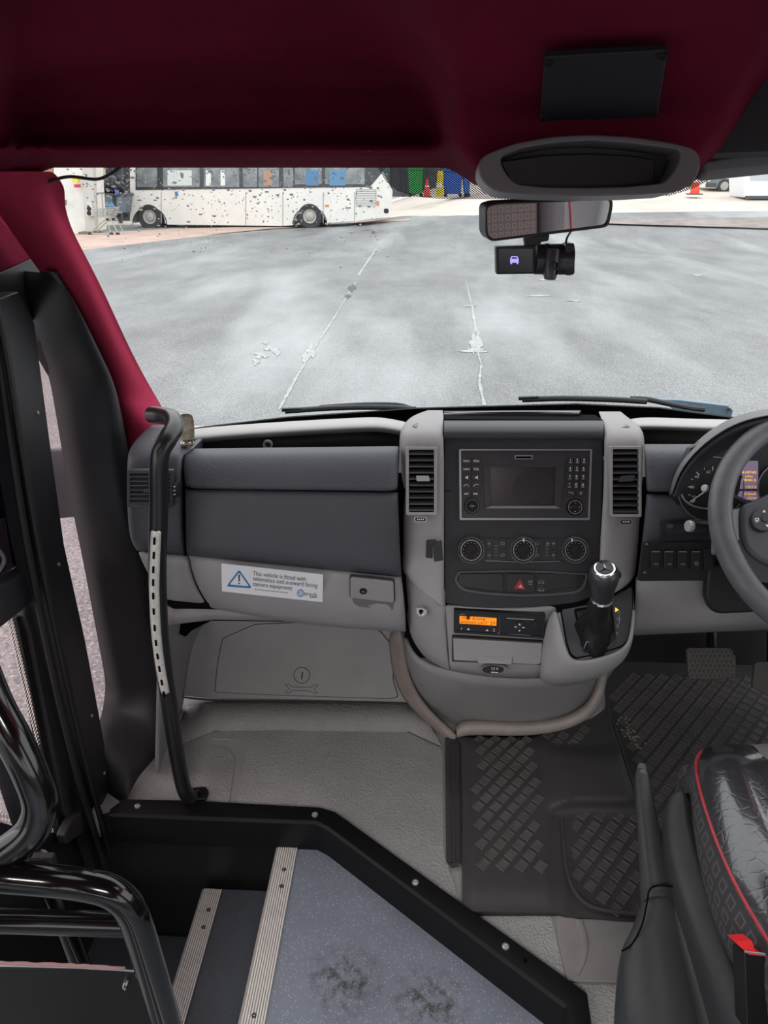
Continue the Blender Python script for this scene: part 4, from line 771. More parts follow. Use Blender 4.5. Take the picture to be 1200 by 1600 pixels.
def knob(pl, x, y, rpx, h, parent, name, ringm=SILV, capr=.45, ridges=0, hb=.004):
    r = (pl.hit(x+rpx, y)-pl.hit(x, y)).length
    k_ = mk(name, pl.cyl(x, y, [(r, hb), (r*.97, h*.7), (r*.86, h), (r*.72, h), (r*.70, h-.001), (r*capr, h-.0015), (r*capr*.98, h+.001), (r*.02, h+.0015)], 40), mat('knob_black', (30, 30, 33), .5, spec=.25), parent)
    mk('knob_ring', pl.cyl(x, y, [(r*.80, h-.0002), (r*.80, h+.0008), (r*.74, h+.0008), (r*.73, h-.0002)], 40, False), ringm, k_)
    if ridges:
        V = []
        for i in range(ridges):
            a = 2*math.pi*i/ridges; c_ = pl.hit(x, y)+(pl.u*math.cos(a)+pl.v*math.sin(a))*r*.95+pl.n*(h*.6+hb*.4); V.append(box(c_, (r*.03, r*.12, h*.7), Matrix((pl.u*-math.sin(a)+pl.v*math.cos(a), pl.u*math.cos(a)+pl.v*math.sin(a), pl.n)).transposed()))
        mk('grip_ridges', join(*V), mat('ridge_grey', (120, 120, 124), .4), k_)
    return k_, r
DIM = mat('dim_silver', (96, 96, 100), .35, metal=.4)
k_, r = knob(RF, 737, 790, 13, .012, rad, 'volume_knob', DIM, .4, 24)
mk('knob_print', ftext(RF, 'ON', 737, 790, 3, .0142), LGR, k_)
k_, r = knob(RF, 897, 792, 13.5, .009, rad, 'menu_knob', SILV, .35)
for dx, dy in [(9, 0), (-9, 0), (0, 9), (0, -9)]: mk('arrow_mark', RF.cyl(897+dx*.75, 792+dy*.75, [(.0006, .008), (.0006, .0092), (.0001, .0092)], 8), WHT, k_)
# ---------------- heating controls ----------------
hc = thing('heating_controls', 'heater control strip with three round dials under the radio', 'heater controls', RF.hit(815, 880))
mk('strip', RF.pr(rpoly([(720, 842), (912, 842), (912, 876), (720, 876)], 6), .0, .003), mat('strip_black', (36, 37, 41), .4), hc, bevel=.001)
mk('strip_edge', tube([RF.hit(758, 876, .003), RF.hit(815, 878, .003), RF.hit(875, 877, .003)], .0006, 6), SILV, hc)
for ci, x in enumerate((735, 816, 896)):
    k_, r = knob(RF, x, 858, 20.5, .017, hc, 'dial', SILV, .42, 60)
    V = []; VR_ = []
    for i in range(11):
        a = math.radians(230-i*28); d_ = (pl_ := RF).hit(x, 858)+(RF.u*math.cos(a)+RF.v*math.sin(a))*r*.58+RF.n*.0166; bx_ = box(d_, (.0012, .0012, .0006), Matrix((RF.u, RF.v, RF.n)).transposed()); (VR_ if (i > 7 and ci != 1) else V).append(bx_)
    mk('dial_marks', join(*V), LGR, k_)
    if VR_: mk('warm_marks', join(*VR_), mat('warm_red', (190, 70, 60), .5), k_)
    if ci == 0: mk('pointer', RF.cyl(x-14, 858+8, [(.0009, .016), (.0009, .0182), (.0001, .0182)], 8), WHT, k_)
    else: mk('pointer', RF.pr([(x-1.2-(6 if ci == 2 else 0), 840), (x+1.2-(6 if ci == 2 else 0), 840), (x+.8-(5 if ci == 2 else 0), 845), (x-.8-(5 if ci == 2 else 0), 845)], .0165, .018), WHT, k_)
for x0 in (764, 785, 838, 855, 864):
    for j, y in enumerate((849, 867)):
        if x0 == 855 and j: continue
        kk = mk('push_key', RF.pr(rc(x0-5.5, y-8, x0+5.5, y+8, 1), .003, .005), KEY, hc, bevel=.0005)
        mk('symbol', join(RF.pr(rc(x0-2.6, y-.5, x0+2.6, y+.5), .005, .0055), RF.pr(rc(x0-.5, y-2.6, x0+.5, y+2.6), .005, .0055)) if (x0 != 838 and x0 != 785) else RF.ring(rc(x0-3, y-2, x0+3, y+2, 1.5), rc(x0-2.2, y-1.2, x0+2.2, y+1.2, 1), .005, .0055), mat('dim_symbol', (130, 132, 136), .6), kk)
mk('level_marks', join(*[RF.pr(rc(x0-3, 851+i*5, x0+3, 853.2+i*5, .5), .005, .0056) for x0 in (774.5, 854) for i in range(4)]), mat('bar_grey', (78, 78, 82), .5), hc)
# ---------------- hazard switch bar ----------------
hz_ = thing('hazard_switch_bar', 'rounded black switch bar with the red hazard triangle', 'switch panel', RF.hit(815, 930))
ob = [(716, 892), (812, 890), (918, 895), (917, 906), (911, 921), (900, 927), (860, 931), (815, 932), (760, 929), (726, 924), (716, 918), (709, 905)]
ib = [(718, 895), (812, 893), (914, 898), (913, 906), (907, 918), (898, 923), (860, 927), (815, 928), (762, 925), (728, 920), (719, 914), (713, 905)]
mk('bar_rim', RF.ring(rpoly(ob, 4, 2), rpoly(ib, 4, 2), .0, .005), mat('rim_black', (74, 74, 78), .35), hz_, bevel=.001)
for a, b in [(714, 787), (789, 836), (838, 913)]:
    mk('key', RF.pr(rpoly([(a+2, 896), (b-1, 896), (b-1, 925 if b < 900 else 916), (a+2, 925 if a > 720 else 916)], 3), .0, .0035), KEY, hz_, bevel=.001)
mk('hazard_triangle', RF.ring([(812.5, 905), (820, 920), (803, 919)], [(812.5, 910), (817, 918), (808, 917.5)], .003, .0042), WINE, hz_)
mk('hazard_slash', RF.pr([(812, 904.5), (813, 905.3), (804, 920), (802.6, 919.5)], .003, .0043), WINE, hz_)
mk('hazard_fill', RF.pr([(812.8, 912), (816.5, 918), (809, 917.5)], .003, .004), mat('pink_print', (200, 170, 175), .5), hz_)
mk('key_print', join(ftext(RF, 'ASR', 828, 908.5, 4, .0038, 7), RF.pr(rc(825, 912, 831, 912.8), .0035, .004)), LGR, hz_)
for y in (909, 921): mk('car_symbol', join(tube([RF.hit(840.5, y+1.5, .004), RF.hit(842, y-1, .004), RF.hit(844.5, y-2, .004), RF.hit(848, y-1.2, .004), RF.hit(850.5, y+1.2, .004), RF.hit(840.5, y+1.5, .004)], .00025, 5, 3), RF.cyl(843, y+1.6, [(.001, .003), (.001, .004), (.0001, .004)], 10), RF.cyl(848, y+1.6, [(.001, .003), (.001, .004), (.0001, .004)], 10)), LGR, hz_)
# small black bracket on the left wing
br = thing('phone_bracket', 'small black clip bracket on the left grey wing of the console', 'bracket', RV.hit(677, 872))
mk('base_plate', RV.pr(rpoly([(666, 844), (676, 843), (676, 872), (665, 871)], 2), -.004, .006), BLK, br, bevel=.001)
mk('jaw', RV.pr(rpoly([(677, 848), (690, 844), (692, 874), (678, 876)], 2), -.004, .016), BLK, br, bevel=.003)
mk('clip', RV.pr(rpoly([(668, 845), (681, 842), (683, 850), (670, 852)], 2), .0, .012), BLK, br, bevel=.002)
# ---------------- lower console ----------------
LF = Pl(P(775, 990, Y=1.125), (1, -.04, 0), P(775, 945, Y=1.135)-P(775, 1050, Y=1.12))
LC = LWL
def lrow(pts, Ys): return [P(x, y, Y=Y) for (x, y), Y in zip(pts, Ys)]
gsurf('lower_fascia', [lrow([(693, 944), (705, 948), (780, 954), (850, 951), (872, 945)], [1.143, 1.135, 1.132, 1.128, 1.14]), lrow([(694, 965), (706, 970), (780, 975), (850, 972), (868, 966)], [1.143, 1.133, 1.130, 1.126, 1.13]), lrow([(698, 1000), (708, 1005), (780, 1010), (848, 1008), (858, 1003)], [1.143, 1.130, 1.126, 1.122, 1.13]), lrow([(700, 1035), (710, 1038), (775, 1046), (838, 1048), (848, 1040)], [1.148, 1.13, 1.126, 1.124, 1.13]), lrow([(702, 1045), (712, 1049), (775, 1056), (836, 1058), (842, 1055)], [1.16, 1.14, 1.135, 1.13, 1.14]), lrow([(704, 1046), (712, 1050), (775, 1058), (836, 1060), (842, 1057)], [1.25, 1.22, 1.22, 1.22, 1.22])], LC, con, solid=.008)
# grey cheek left of the tachograph
gsurf('side_cheek', [lrow([(628, 882), (631, 888), (660, 905), (690, 918), (696, 918)], [1.24, 1.18, 1.155, 1.146, 1.15]), lrow([(630, 905), (633, 912), (660, 925), (692, 946), (696, 948)], [1.24, 1.17, 1.15, 1.136, 1.14]), lrow([(633, 940), (637, 950), (662, 965), (694, 978), (697, 978)], [1.24, 1.17, 1.148, 1.134, 1.14]), lrow([(636, 975), (642, 985), (668, 1003), (697, 1014), (699, 1012)], [1.24, 1.175, 1.15, 1.136, 1.14]), lrow([(645, 1002), (652, 1012), (674, 1028), (698, 1040), (701, 1040)], [1.25, 1.19, 1.155, 1.142, 1.145]), lrow([(655, 1015), (662, 1026), (680, 1038), (700, 1048), (703, 1047)], [1.29, 1.25, 1.20, 1.18, 1.17])], WING, con, solid=.008)
SCK = Pl(P(660, 955, Y=1.142), (1, -.2, 0), (0, .05, 1))
sk = mk('round_socket', SCK.cyl(659, 954, [(.0085, 0), (.0085, .006), (.0055, .006), (.005, .001)], 20), CHROME, con); mk('socket_core', SCK.cyl(659, 954, [(.005, .0), (.0045, .004), (.001, .004)], 14), PIT, con)
mk('socket_flange', SCK.pr(rpoly([(650, 948), (668, 951), (667, 960), (652, 958)], 3), .0, .004), CHROME, con, bevel=.001)
# kick face curving under the console, and foot skirt
gsurf('kick_face', [lrow([(630, 985), (638, 1020), (670, 1046), (760, 1062), (840, 1066), (900, 1056), (946, 1030)], [1.40, 1.34, 1.31, 1.29, 1.29, 1.30, 1.42]), lrow([(632, 1020), (642, 1060), (680, 1095), (760, 1110), (840, 1110), (905, 1096), (944, 1062)], [1.46, 1.42, 1.39, 1.37, 1.37, 1.39, 1.47]), lrow([(640, 1060), (652, 1090), (700, 1130), (780, 1142), (850, 1140), (915, 1122), (945, 1090)], [1.50, 1.47, 1.44, 1.42, 1.42, 1.44, 1.5]), lrow([(655, 1095), (670, 1115), (716, 1160), (780, 1165), (860, 1160), (925, 1140), (948, 1110)], [1.50, 1.47, 1.44, 1.42, 1.42, 1.44, 1.5])], LWL, con, solid=.006)
sk_ = [(712, 1136), (718, 1127), (740, 1124), (800, 1128), (850, 1126), (890, 1117), (915, 1102), (928, 1080), (933, 1058), (936, 1040)]
sk2 = [(714, 1150), (724, 1146), (745, 1144), (800, 1147), (852, 1144), (895, 1134), (924, 1117), (941, 1094), (946, 1066), (950, 1040)]
gsurf('foot_skirt', [[P(x, y, Y=1.43+(.02 if i > 6 else 0)) for i, (x, y) in enumerate(sk_)], [P(x, y-1, Y=1.395+(.03 if i > 6 else 0)) for i, (x, y) in enumerate(sk_)], [P(x*.6+a*.4, y*.6+b*.4, Y=1.37+(.035 if i > 6 else 0)) for i, ((x, y), (a, b)) in enumerate(zip(sk_, sk2))], [P(a, b, Y=1.365+(.04 if i > 6 else 0)) for i, (a, b) in enumerate(sk2)], [P(a, b+4, Y=1.37+(.04 if i > 6 else 0)) for i, (a, b) in enumerate(sk2)]], mat('skirt_grey', (156, 148, 142), .6, bump=.25, bscale=600, var=.1, vscale=20), con, solid=.006)
# tachograph
ta = thing('tachograph', 'black tachograph with a lit orange display under the black fascia', 'tachograph', LF.hit(780, 992))
LT = Pl(LF.hit(780, 972, .002), LF.hit(851, 958)-LF.hit(710, 951), LF.v)
mk('body', LT.pr(rpoly([(709, 951), (852, 958), (849, 995), (709, 986)], 2), -.01, .008), mat('tacho_black', (20, 21, 24), .3, spec=.5), ta, bevel=.001)
mk('inner_frame', LT.ring(rpoly([(710, 952), (851, 959), (848, 994), (710, 985)], 2), rpoly([(713, 955), (848, 961.5), (845.5, 990.5), (713, 982)], 2), .008, .0098), BLK, ta)
dsp = mk('display', LT.pr([(718, 959), (775.5, 962.5), (775, 974), (718, 970.5)], .008, .0092), mat('orange_display', (250, 140, 20), .4, emit=.75), ta)
mk('display_text', join(ftext(LT, '10\u25a0 driving', 739, 962.6, 5, .0094, 36), ftext(LT, 'without card  29', 746, 969, 5, .0094, 54)), mat('display_ink', (90, 42, 0), .6), dsp)
mk('key_print', join(ftext(LT, '1', 721, 979.5, 4.5, .0082), ftext(LT, '2', 771.5, 981.5, 4.5, .0082), LT.pr([(731.8, 977.8), (734, 981), (729.6, 980.8)], .008, .0088), LT.pr([(761, 979.5), (763, 982.5), (758.6, 982.3)], .008, .0088)), WHT, ta)
mk('slot_line', LT.pr([(728, 984), (766, 986), (766, 986.8), (728, 984.8)], .008, .0088), LGR, ta); mk('slot_line', LT.pr([(793, 987), (828, 989), (828, 989.8), (793, 987.8)], .008, .0088), LGR, ta)
mk('paper_slot', LT.pr([(791, 962), (834, 964.3), (834, 965.5), (791, 963.2)], .008, .0088), LGR, ta)
mk('divider', LT.pr([(780, 961), (780.8, 961), (780.4, 985), (779.6, 985)], .008, .0088), DIM, ta)
mk('maker_print', LT.pr([(719, 955.2), (726, 955.6), (726, 956.8), (719, 956.4)], .008, .0088), LGR, ta)
mk('red_button', LT.cyl(778.5, 987.2, [(.0025, .008), (.0025, .0095), (.0002, .0097)], 14), mat('pink_button', (240, 90, 120), .4), ta)
kp = mk('round_keypad', LT.cyl(810.5, 974.5, [(.0088, .008), (.0085, .0098), (.0005, .0098)], 28), KEY, ta)
mk('keypad_marks', join(LT.pr([(811, 969.8), (813, 973), (809.4, 972.8)], .0098, .0105), LT.pr([(811, 983), (812.5, 980.6), (809.5, 980.4)], .0098, .0105), LT.pr([(803, 975), (807, 975.2), (807, 976.4), (803, 976.2)], .0098, .0105), LT.pr([(815, 975.8), (819, 976), (819, 977.2), (815, 977)], .0098, .0105)), WHT, kp)
mk('round_button', LT.cyl(835.5, 972.5, [(.0058, .008), (.0055, .0105), (.0005, .011)], 20), BLK, ta)
# drawer with grip, and 12 V outlet
dr = mk('drawer', LT.pr(rpoly([(708, 995), (847, 1003), (844, 1034), (838, 1036), (709, 1029)], 2), -.004, .0065), LWL, con, bevel=.0015)
mk('drawer_gap', LT.pr(rpoly([(706, 993), (849, 1001.5), (846, 1037), (706, 1032)], 2), -.004, .0045), mat('gap_shade', (60, 56, 56), .8), con)
mk('drawer_grip', prism([LT.hit(740, 1024, .0065), LT.hit(745, 1031, .0065), LT.hit(801, 1034, .0065), LT.hit(802, 1026, .0065)], [LT.hit(742, 1024, .006), LT.hit(748, 1036, .016), LT.hit(799, 1038, .016), LT.hit(800, 1026, .006)]), LWL, dr, bevel=.002)
so = mk('power_outlet', LT.pr([(772+22*math.cos(a), 1044+7.5*math.sin(a)) for a in [i*math.pi/14 for i in range(28)]], -.004, .0055), mat('outlet_ring', (130, 124, 124), .5), con, bevel=.002)
mk('outlet_cap', LT.pr([(770+17*math.cos(a), 1043.5+6*math.sin(a)) for a in [i*math.pi/14 for i in range(28)]], .003, .0078), BLK, so, bevel=.001)
mk('outlet_print', join(ftext(LT, '12 V', 772.5, 1041.5, 4.4, .0082, 10.5), LT.pr([(767, 1046.2), (778, 1046.7), (778, 1047.9), (767, 1047.4)], .0078, .0084)), WHT, so)
# ---------------- gear selector ----------------
GP = Pl(P(935, 985, Y=1.10), (1, 0, 0), P(935, 940, Y=1.14)-P(935, 1028, Y=1.06))
gh = thing('gear_selector', 'automatic gear lever with chrome-topped knob and black leather gaiter', 'gear lever', GP.hit(930, 1030))
plate = [(877, 953), (905, 948), (940, 940), (970, 927), (987, 916), (988, 940), (986, 985), (981, 1000), (972, 1009), (940, 1020), (900, 1028), (892, 1022), (886, 1005)]
mk('pod', GP.pr([(868, 955), (905, 947), (940, 938), (975, 920), (991, 910), (993, 945), (991, 990), (984, 1008), (972, 1016), (935, 1028), (895, 1036), (882, 1026), (876, 1005)], -.12, -.003), LWL, gh, bevel=.008, bseg=4)
gsurf('pod_front', [lrow([(868, 950), (878, 990), (886, 1028), (902, 1037), (940, 1030), (975, 1018), (990, 1000), (993, 950)], [1.11, 1.075, 1.045, 1.04, 1.043, 1.05, 1.065, 1.11]), lrow([(862, 958), (866, 1000), (872, 1035), (895, 1048), (940, 1042), (978, 1026), (991, 1006), (993, 955)], [1.11, 1.07, 1.05, 1.04, 1.043, 1.052, 1.075, 1.13]), lrow([(855, 968), (850, 1020), (850, 1055), (885, 1066), (935, 1060), (975, 1040), (985, 1016), (990, 960)], [1.12, 1.09, 1.075, 1.065, 1.065, 1.08, 1.11, 1.16]), lrow([(848, 980), (840, 1030), (840, 1061), (860, 1073), (920, 1068), (955, 1048), (972, 1026), (985, 975)], [1.13, 1.12, 1.105, 1.10, 1.11, 1.13, 1.16, 1.2]), lrow([(846, 985), (840, 1040), (842, 1062), (860, 1074), (920, 1069), (955, 1049), (970, 1028), (983, 980)], [1.28]*8)], LWL, gh, solid=.005)
mk('selector_plate', GP.pr(rpoly(plate, 4, 2), -.004, .0015), mat('plate_charcoal', (74, 74, 80), .45, bump=.1, bscale=800), gh, bevel=.001)
mk('plate_edge', GP.ring(rpoly([(x+(x-935)*.025, y+(y-980)*.03) for x, y in plate], 4, 2), rpoly(plate, 4, 2), -.004, .0005), PIT, gh)
mk('gaiter_frame', GP.ring(rpoly([(896, 953), (955, 945), (962, 1000), (953, 1014), (912, 1021)], 4), rpoly([(899, 956), (952, 948), (959, 999), (951, 1011), (914, 1017)], 4), .001, .005), GLOSS, gh)
LEA = mat('gaiter_leather', (32, 31, 33), .36, bump=.4, bscale=160, spec=.5)
rows = []; cen = [((928, 985), (28, 31), 0), ((930, 985), (24, 25), .012), ((932, 985), (19, 18), .030), ((933, 982), (16, 14), .050), ((935, 975), (17, 13), .075), ((938, 968), (15, 12), .098), ((938, 962), (14, 12), .112)]
for i, ((x, y), (rx, ry), h) in enumerate(cen):
    c_ = GP.hit(x, y); ax_ = P(942, 935, Y=1.045)-GP.hit(930, 990); c_ = GP.hit(928, 988)+ax_*(h/.112); s_ = 1.3/1170
    rows.append([c_+GP.u*(math.cos(a)*rx*s_*(1+.16*math.sin(a*5+i*1.7)*(i < 5)))+GP.v*(math.sin(a)*ry*1.25*s_*(1+.14*math.cos(a*4+i*2.2)*(i < 5))) for a in [q*2*math.pi/28 for q in range(28)]])
mk('gaiter', grid(rows, True), LEA, gh, smooth=180, sub=2)
mk('gaiter_base', GP.pr(rpoly([(898, 955), (953, 947), (960, 1000), (951, 1012), (913, 1018)], 4), .0, .003), LEA, gh)
mk('gaiter_seam', tube([GP.hit(912, 1014, .004), GP.hit(918, 1002, .02), GP.hit(925, 1014, .004)], .0006, 5), LGR, gh)
kb = P(941, 934, Y=1.045); ktop = P(945, 884, Y=1.02); axk = (ktop-kb).normalized()
mk('collar', lathe(kb-axk*.006, axk, [(.0165, 0), (.0175, .003), (.016, .007), (.0145, .009)], 28), CHROME, gh)
kn = mk('knob', lathe(kb, axk, [(.013, 0), (.0165, .002), (.0175, .012), (.019, .028), (.0222, .042), (.0232, .052), (.0225, .060), (.0195, .066), (.015, .0685), (.001, .069)], 36), mat('knob_leather', (52, 52, 54), .32, bump=.15, bscale=500, spec=.6), gh)
kt = kb+axk*.0675
mk('knob_ring', lathe(kt, axk, [(.0178, -.001), (.0172, .002), (.0158, .0034), (.0135, .003), (.013, .001)], 36, False), CHROME, kn)
mk('knob_badge', lathe(kt, axk, [(.0133, .0), (.0133, .0015), (.0005, .002)], 30), mat('badge_black', (20, 20, 22), .25), kn)
sx_ = Vector((1, 0, 0)); sx_ = (sx_-axk*sx_.dot(axk)).normalized(); sy2 = axk.cross(sx_); V = []
for k in range(3):
    a = math.radians(90+120*k); d_ = sx_*math.cos(a)+sy2*math.sin(a); n_ = axk.cross(d_); b_ = kt+axk*.0018; V.append(([b_+n_*.003, b_-n_*.003, b_+d_*.0125, b_+axk*.0022], [(0, 1, 3), (1, 2, 3), (2, 0, 3)]))
mk('knob_emblem', join(*V), CHROME, kn)
mk('knob_button', lathe(P(966, 898, Y=1.03), (1, 0, .2), [(.006, -.006), (.006, .002), (.004, .004), (.001, .004)], 16), BLK, kn)
mk('gear_marks', join(*[ftext(GP, t_, x, y, 5, .0018) for t_, x, y in [('P', 964, 991), ('R', 965, 979), ('N', 966, 968), ('D', 967, 957)]]+[GP.pr([(967, 962), (968, 962), (967.5, 975), (966.5, 975)], .0014, .002)]), LGR, gh)
mk('selector_light', GP.pr([(961, 950), (961, 957), (966, 953.5)], .0014, .0026), mat('amber_light', (250, 200, 60), .4, emit=1.2), gh)
# ---------------- floors, steps ----------------
def ZPl(z): return Pl((0, 0, z), (1, 0, 0), (0, 1, 0))
def wz(pts, z0, z1): return prism([Vector((x, y, z0)) for x, y in pts], [Vector((x, y, z1)) for x, y in pts])
floor = mk('floor', wz([(-.66, 1.125), (-.6, 1.152), (-.168, 1.148), (.29, .79), (.286, .735), (.286, -.6), (1.02, -.6), (1.02, 1.75), (-.66, 1.75)], .73, .80), LINOS, kind='structure')
Z8 = ZPl(.80)
main = [(336, 1146), (352, 1141), (636, 1145), (648, 1150), (668, 1162), (692, 1170), (693, 1330), (722, 1425), (860, 1430), (884, 1534), (905, 1546), (700, 1400), (522, 1272), (505, 1264), (371, 1257), (374, 1225), (381, 1195), (382, 1176), (372, 1160), (356, 1156), (330, 1156)]
mk('floor_panel', Z8.pr(rpoly(main, 6, 2), 0, .003), LINO, floor, bevel=.0015)
mk('floor_panel', Z8.pr(rpoly([(212, 1250), (284, 1168), (340, 1167), (358, 1171), (368, 1185), (366, 1205), (358, 1258), (300, 1256)], 8, 3), 0, .003), LINO, floor, bevel=.0015)
mk('smooth_panel', Z8.pr(rpoly([(866, 1400), (1000, 1400), (1000, 1538), (886, 1535), (872, 1470)], 4, 2), 0, .004), mat('smooth_grey_panel', (142, 138, 136), .45, bump=.08, bscale=600, var=.1, vscale=12), floor, bevel=.002)
mk('panel_dent', tube([Z8.hit(x, y, .004) for x, y in [(905, 1438), (914, 1470), (910, 1500), (900, 1522)]], .006, 8, 4, flat=.5), mat('smooth_grey_panel', (142, 138, 136)), floor)
mk('floor_panel', Z8.pr([(886, 1538), (1000, 1541), (1020, 1700), (935, 1700), (922, 1590), (914, 1550)], 0, .003), LINO, floor, bevel=.0015)
# toe ramp and toe board
ramp = gsurf('ramp_panel', [[P(x, y, Z=.8) for x, y in [(276, 1168), (318, 1150), (336, 1143), (450, 1142), (640, 1145), (690, 1168)]], [P(x, y, Y=1.47) for x, y in [(283, 1110), (318, 1100), (336, 1098), (450, 1099), (630, 1102), (655, 1104)]]], LINO, floor, solid=.006, sub=0)
TB = Pl(P(460, 1095, Y=1.47), (1, 0, 0), P(460, 965, Y=1.53)-P(460, 1095, Y=1.47))
toe = mk('wall_front', TB.pr([(284, 1088), (336, 1092), (460, 1094), (630, 1098), (660, 1100), (640, 1060), (632, 1000), (632, 930), (330, 930), (300, 1000)], -.02, 0), LWL, kind='structure', bevel=.004)
mk('seam', tube([TB.hit(x, y, .001) for x, y in [(284, 1089), (336, 1094), (460, 1096), (630, 1100), (658, 1102)]], .0022, 6, 3), mat('seam_shade', (60, 56, 56), .8), toe)
pp = [(336, 1081), (340, 1040), (348, 998), (367, 990), (399, 976), (480, 972), (591, 983), (614, 1010), (614, 1062), (622, 1088), (610, 1091), (450, 1086)]
cp_l = mk('cover_panel', TB.pr(rpoly(pp, 5, 2), 0, .004), LWL, toe, bevel=.002)
mk('panel_gap', TB.ring(rpoly([(x+(x-480)*.008, y+(y-1032)*.02) for x, y in pp], 5, 2), rpoly(pp, 5, 2), -.001, .0006), mat('seam_shade', (60, 56, 56), .8), toe)
ln = mat('emboss_shade', (84, 80, 80), .8)
mk('lock_ring', TB.ring([(472+13*math.cos(a), 1054+13*math.sin(a)) for a in [i*math.pi/16 for i in range(32)]], [(472+12*math.cos(a), 1054+12*math.sin(a)) for a in [i*math.pi/16 for i in range(32)]], .003, .0048), ln, cp_l)
mk('lock_disc', TB.pr([(472+11.5*math.cos(a), 1054+11.5*math.sin(a)) for a in [i*math.pi/16 for i in range(32)]], .003, .0052), LWL, cp_l, bevel=.001)
mk('coin_slot', TB.pr([(471, 1060), (472.6, 1060), (474, 1049), (472.4, 1049)], .0045, .006), PIT, cp_l)
sp_ = [(445, 1070), (452, 1069), (457, 1073), (485, 1074), (490, 1070), (497, 1071), (492, 1075), (492, 1079), (497, 1083), (489, 1083), (484, 1080), (457, 1079), (452, 1083), (445, 1082), (450, 1078), (450, 1074)]
mk('spanner_outline', tube([TB.hit(x, y, .0042) for x, y in sp_+[sp_[0]]], .0007, 6, 2), ln, cp_l)
gsurf('trim_9', [lrow([(252, 940), (300, 955), (334, 962)], [1.27, 1.40, 1.56]), lrow([(251, 1000), (280, 1000), (304, 1000)], [1.25, 1.37, 1.55]), lrow([(249, 1090), (268, 1090), (287, 1090)], [1.24, 1.36, 1.48]), lrow([(246, 1205), (258, 1192), (276, 1170)], [1.24, 1.31, 1.40]), lrow([(246, 1212), (258, 1200), (276, 1180)], [1.24, 1.31, 1.40])], LWL, None, solid=.006, kind='structure') 
mk('trim_10', grid([[P(x, y, Y=Y) for x, y, Y in [(604, 985, 1.50), (613, 1060, 1.475), (632, 1096, 1.455), (658, 1122, 1.43), (690, 1158, 1.395), (696, 1166, 1.39)]], [P(x, y, Y=Y) for x, y, Y in [(622, 985, 1.47), (626, 1050, 1.455), (645, 1090, 1.44), (670, 1120, 1.41), (700, 1150, 1.375), (708, 1158, 1.37)]], [P(x, y, Y=Y) for x, y, Y in [(632, 985, 1.48), (634, 1042, 1.46), (652, 1085, 1.45), (678, 1116, 1.42), (708, 1143, 1.385), (716, 1150, 1.38)]]]), mat('ridge_grey_brown', (140, 130, 126), .55, bump=.2, bscale=600, var=.1, vscale=12), sub=2, solid=.008, soff=-1, smooth=180, kind='structure')
mk('wall_front', box((.17, 1.72, 1.09), (1.7, .03, .62)), mat('bulkhead_dark', (30, 30, 32), .8), kind='structure')
mk('wall_front', box((.17, 1.70, .95), (.5, .3, .28)), PIT, kind='structure') if 0 else None
# saloon floor, steps
aisle = mk('floor', wz([(-.268, 1.125), (-.168, 1.13), (.29, .78), (.29, -.6), (-.268, -.6)], .70, .746), VINYL, kind='structure')
STEPV = mat('step_vinyl', (74, 78, 86), .5, bump=.15, bscale=500, var=.12, vscale=5); add_spots(STEPV, 240, .14, (150, 154, 162), .6)
tread = mk('floor', wz([(-.437, 1.115), (-.268, 1.115), (-.268, -.3), (-.437, -.3)], .56, .606), STEPV, kind='structure')
mk('floor', wz([(-.70, 1.125), (-.437, 1.115), (-.437, -.3), (-.70, -.3)], .40, .445), STEPV, kind='structure')
mk('riser', wz([(-.27, 1.12), (-.26, 1.12), (-.26, -.3), (-.27, -.3)], .60, .742), TRIM, aisle)
mk('riser', wz([(-.439, 1.12), (-.43, 1.12), (-.43, -.3), (-.439, -.3)], .44, .602), TRIM, tread)
mk('wall_front', wz([(-.70, 1.13), (-.16, 1.13), (-.16, 1.15), (-.70, 1.15)], .40, .79), mat('step_wall_black', (22, 22, 24), .38, bump=.1, bscale=500, spec=.5), kind='structure')
def nosing(x0, x1, z, parent, y1, scr):
    n_ = mk('step_nosing', join(wz([(x0-.003, y1), (x1, y1), (x1, -.3), (x0-.003, -.3)], z, z+.003), wz([(x0-.004, y1), (x0-.001, y1), (x0-.001, -.3), (x0-.004, -.3)], z-.03, z+.003)), mat('groove_aluminium', (150, 145, 140), .5, var=.1, vscale=60), parent, bevel=.001)
    nr = 9
    for i in range(nr): a = x0+(x1-x0)*(i+.3)/nr; mk('rib', wz([(a, y1), (a+(x1-x0)/nr*.5, y1), (a+(x1-x0)/nr*.5, -.3), (a, -.3)], z+.003, z+.0046), ALU, n_)
    for x, y in scr: mk('screw', ZPl(z+.004).cyl(x, y, [(.0045, -.001), (.004, .0015), (.0018, .0016), (.001, 0)], 14), mat('dirty_screw', (74, 64, 56), .6, metal=.3), n_)
    return n_
nosing(-.268, -.228, .746, aisle, 1.118, [(444, 1359), (440, 1385), (397, 1587)])
nosing(-.437, -.398, .606, tread, 1.112, [(326, 1422), (318, 1449)])
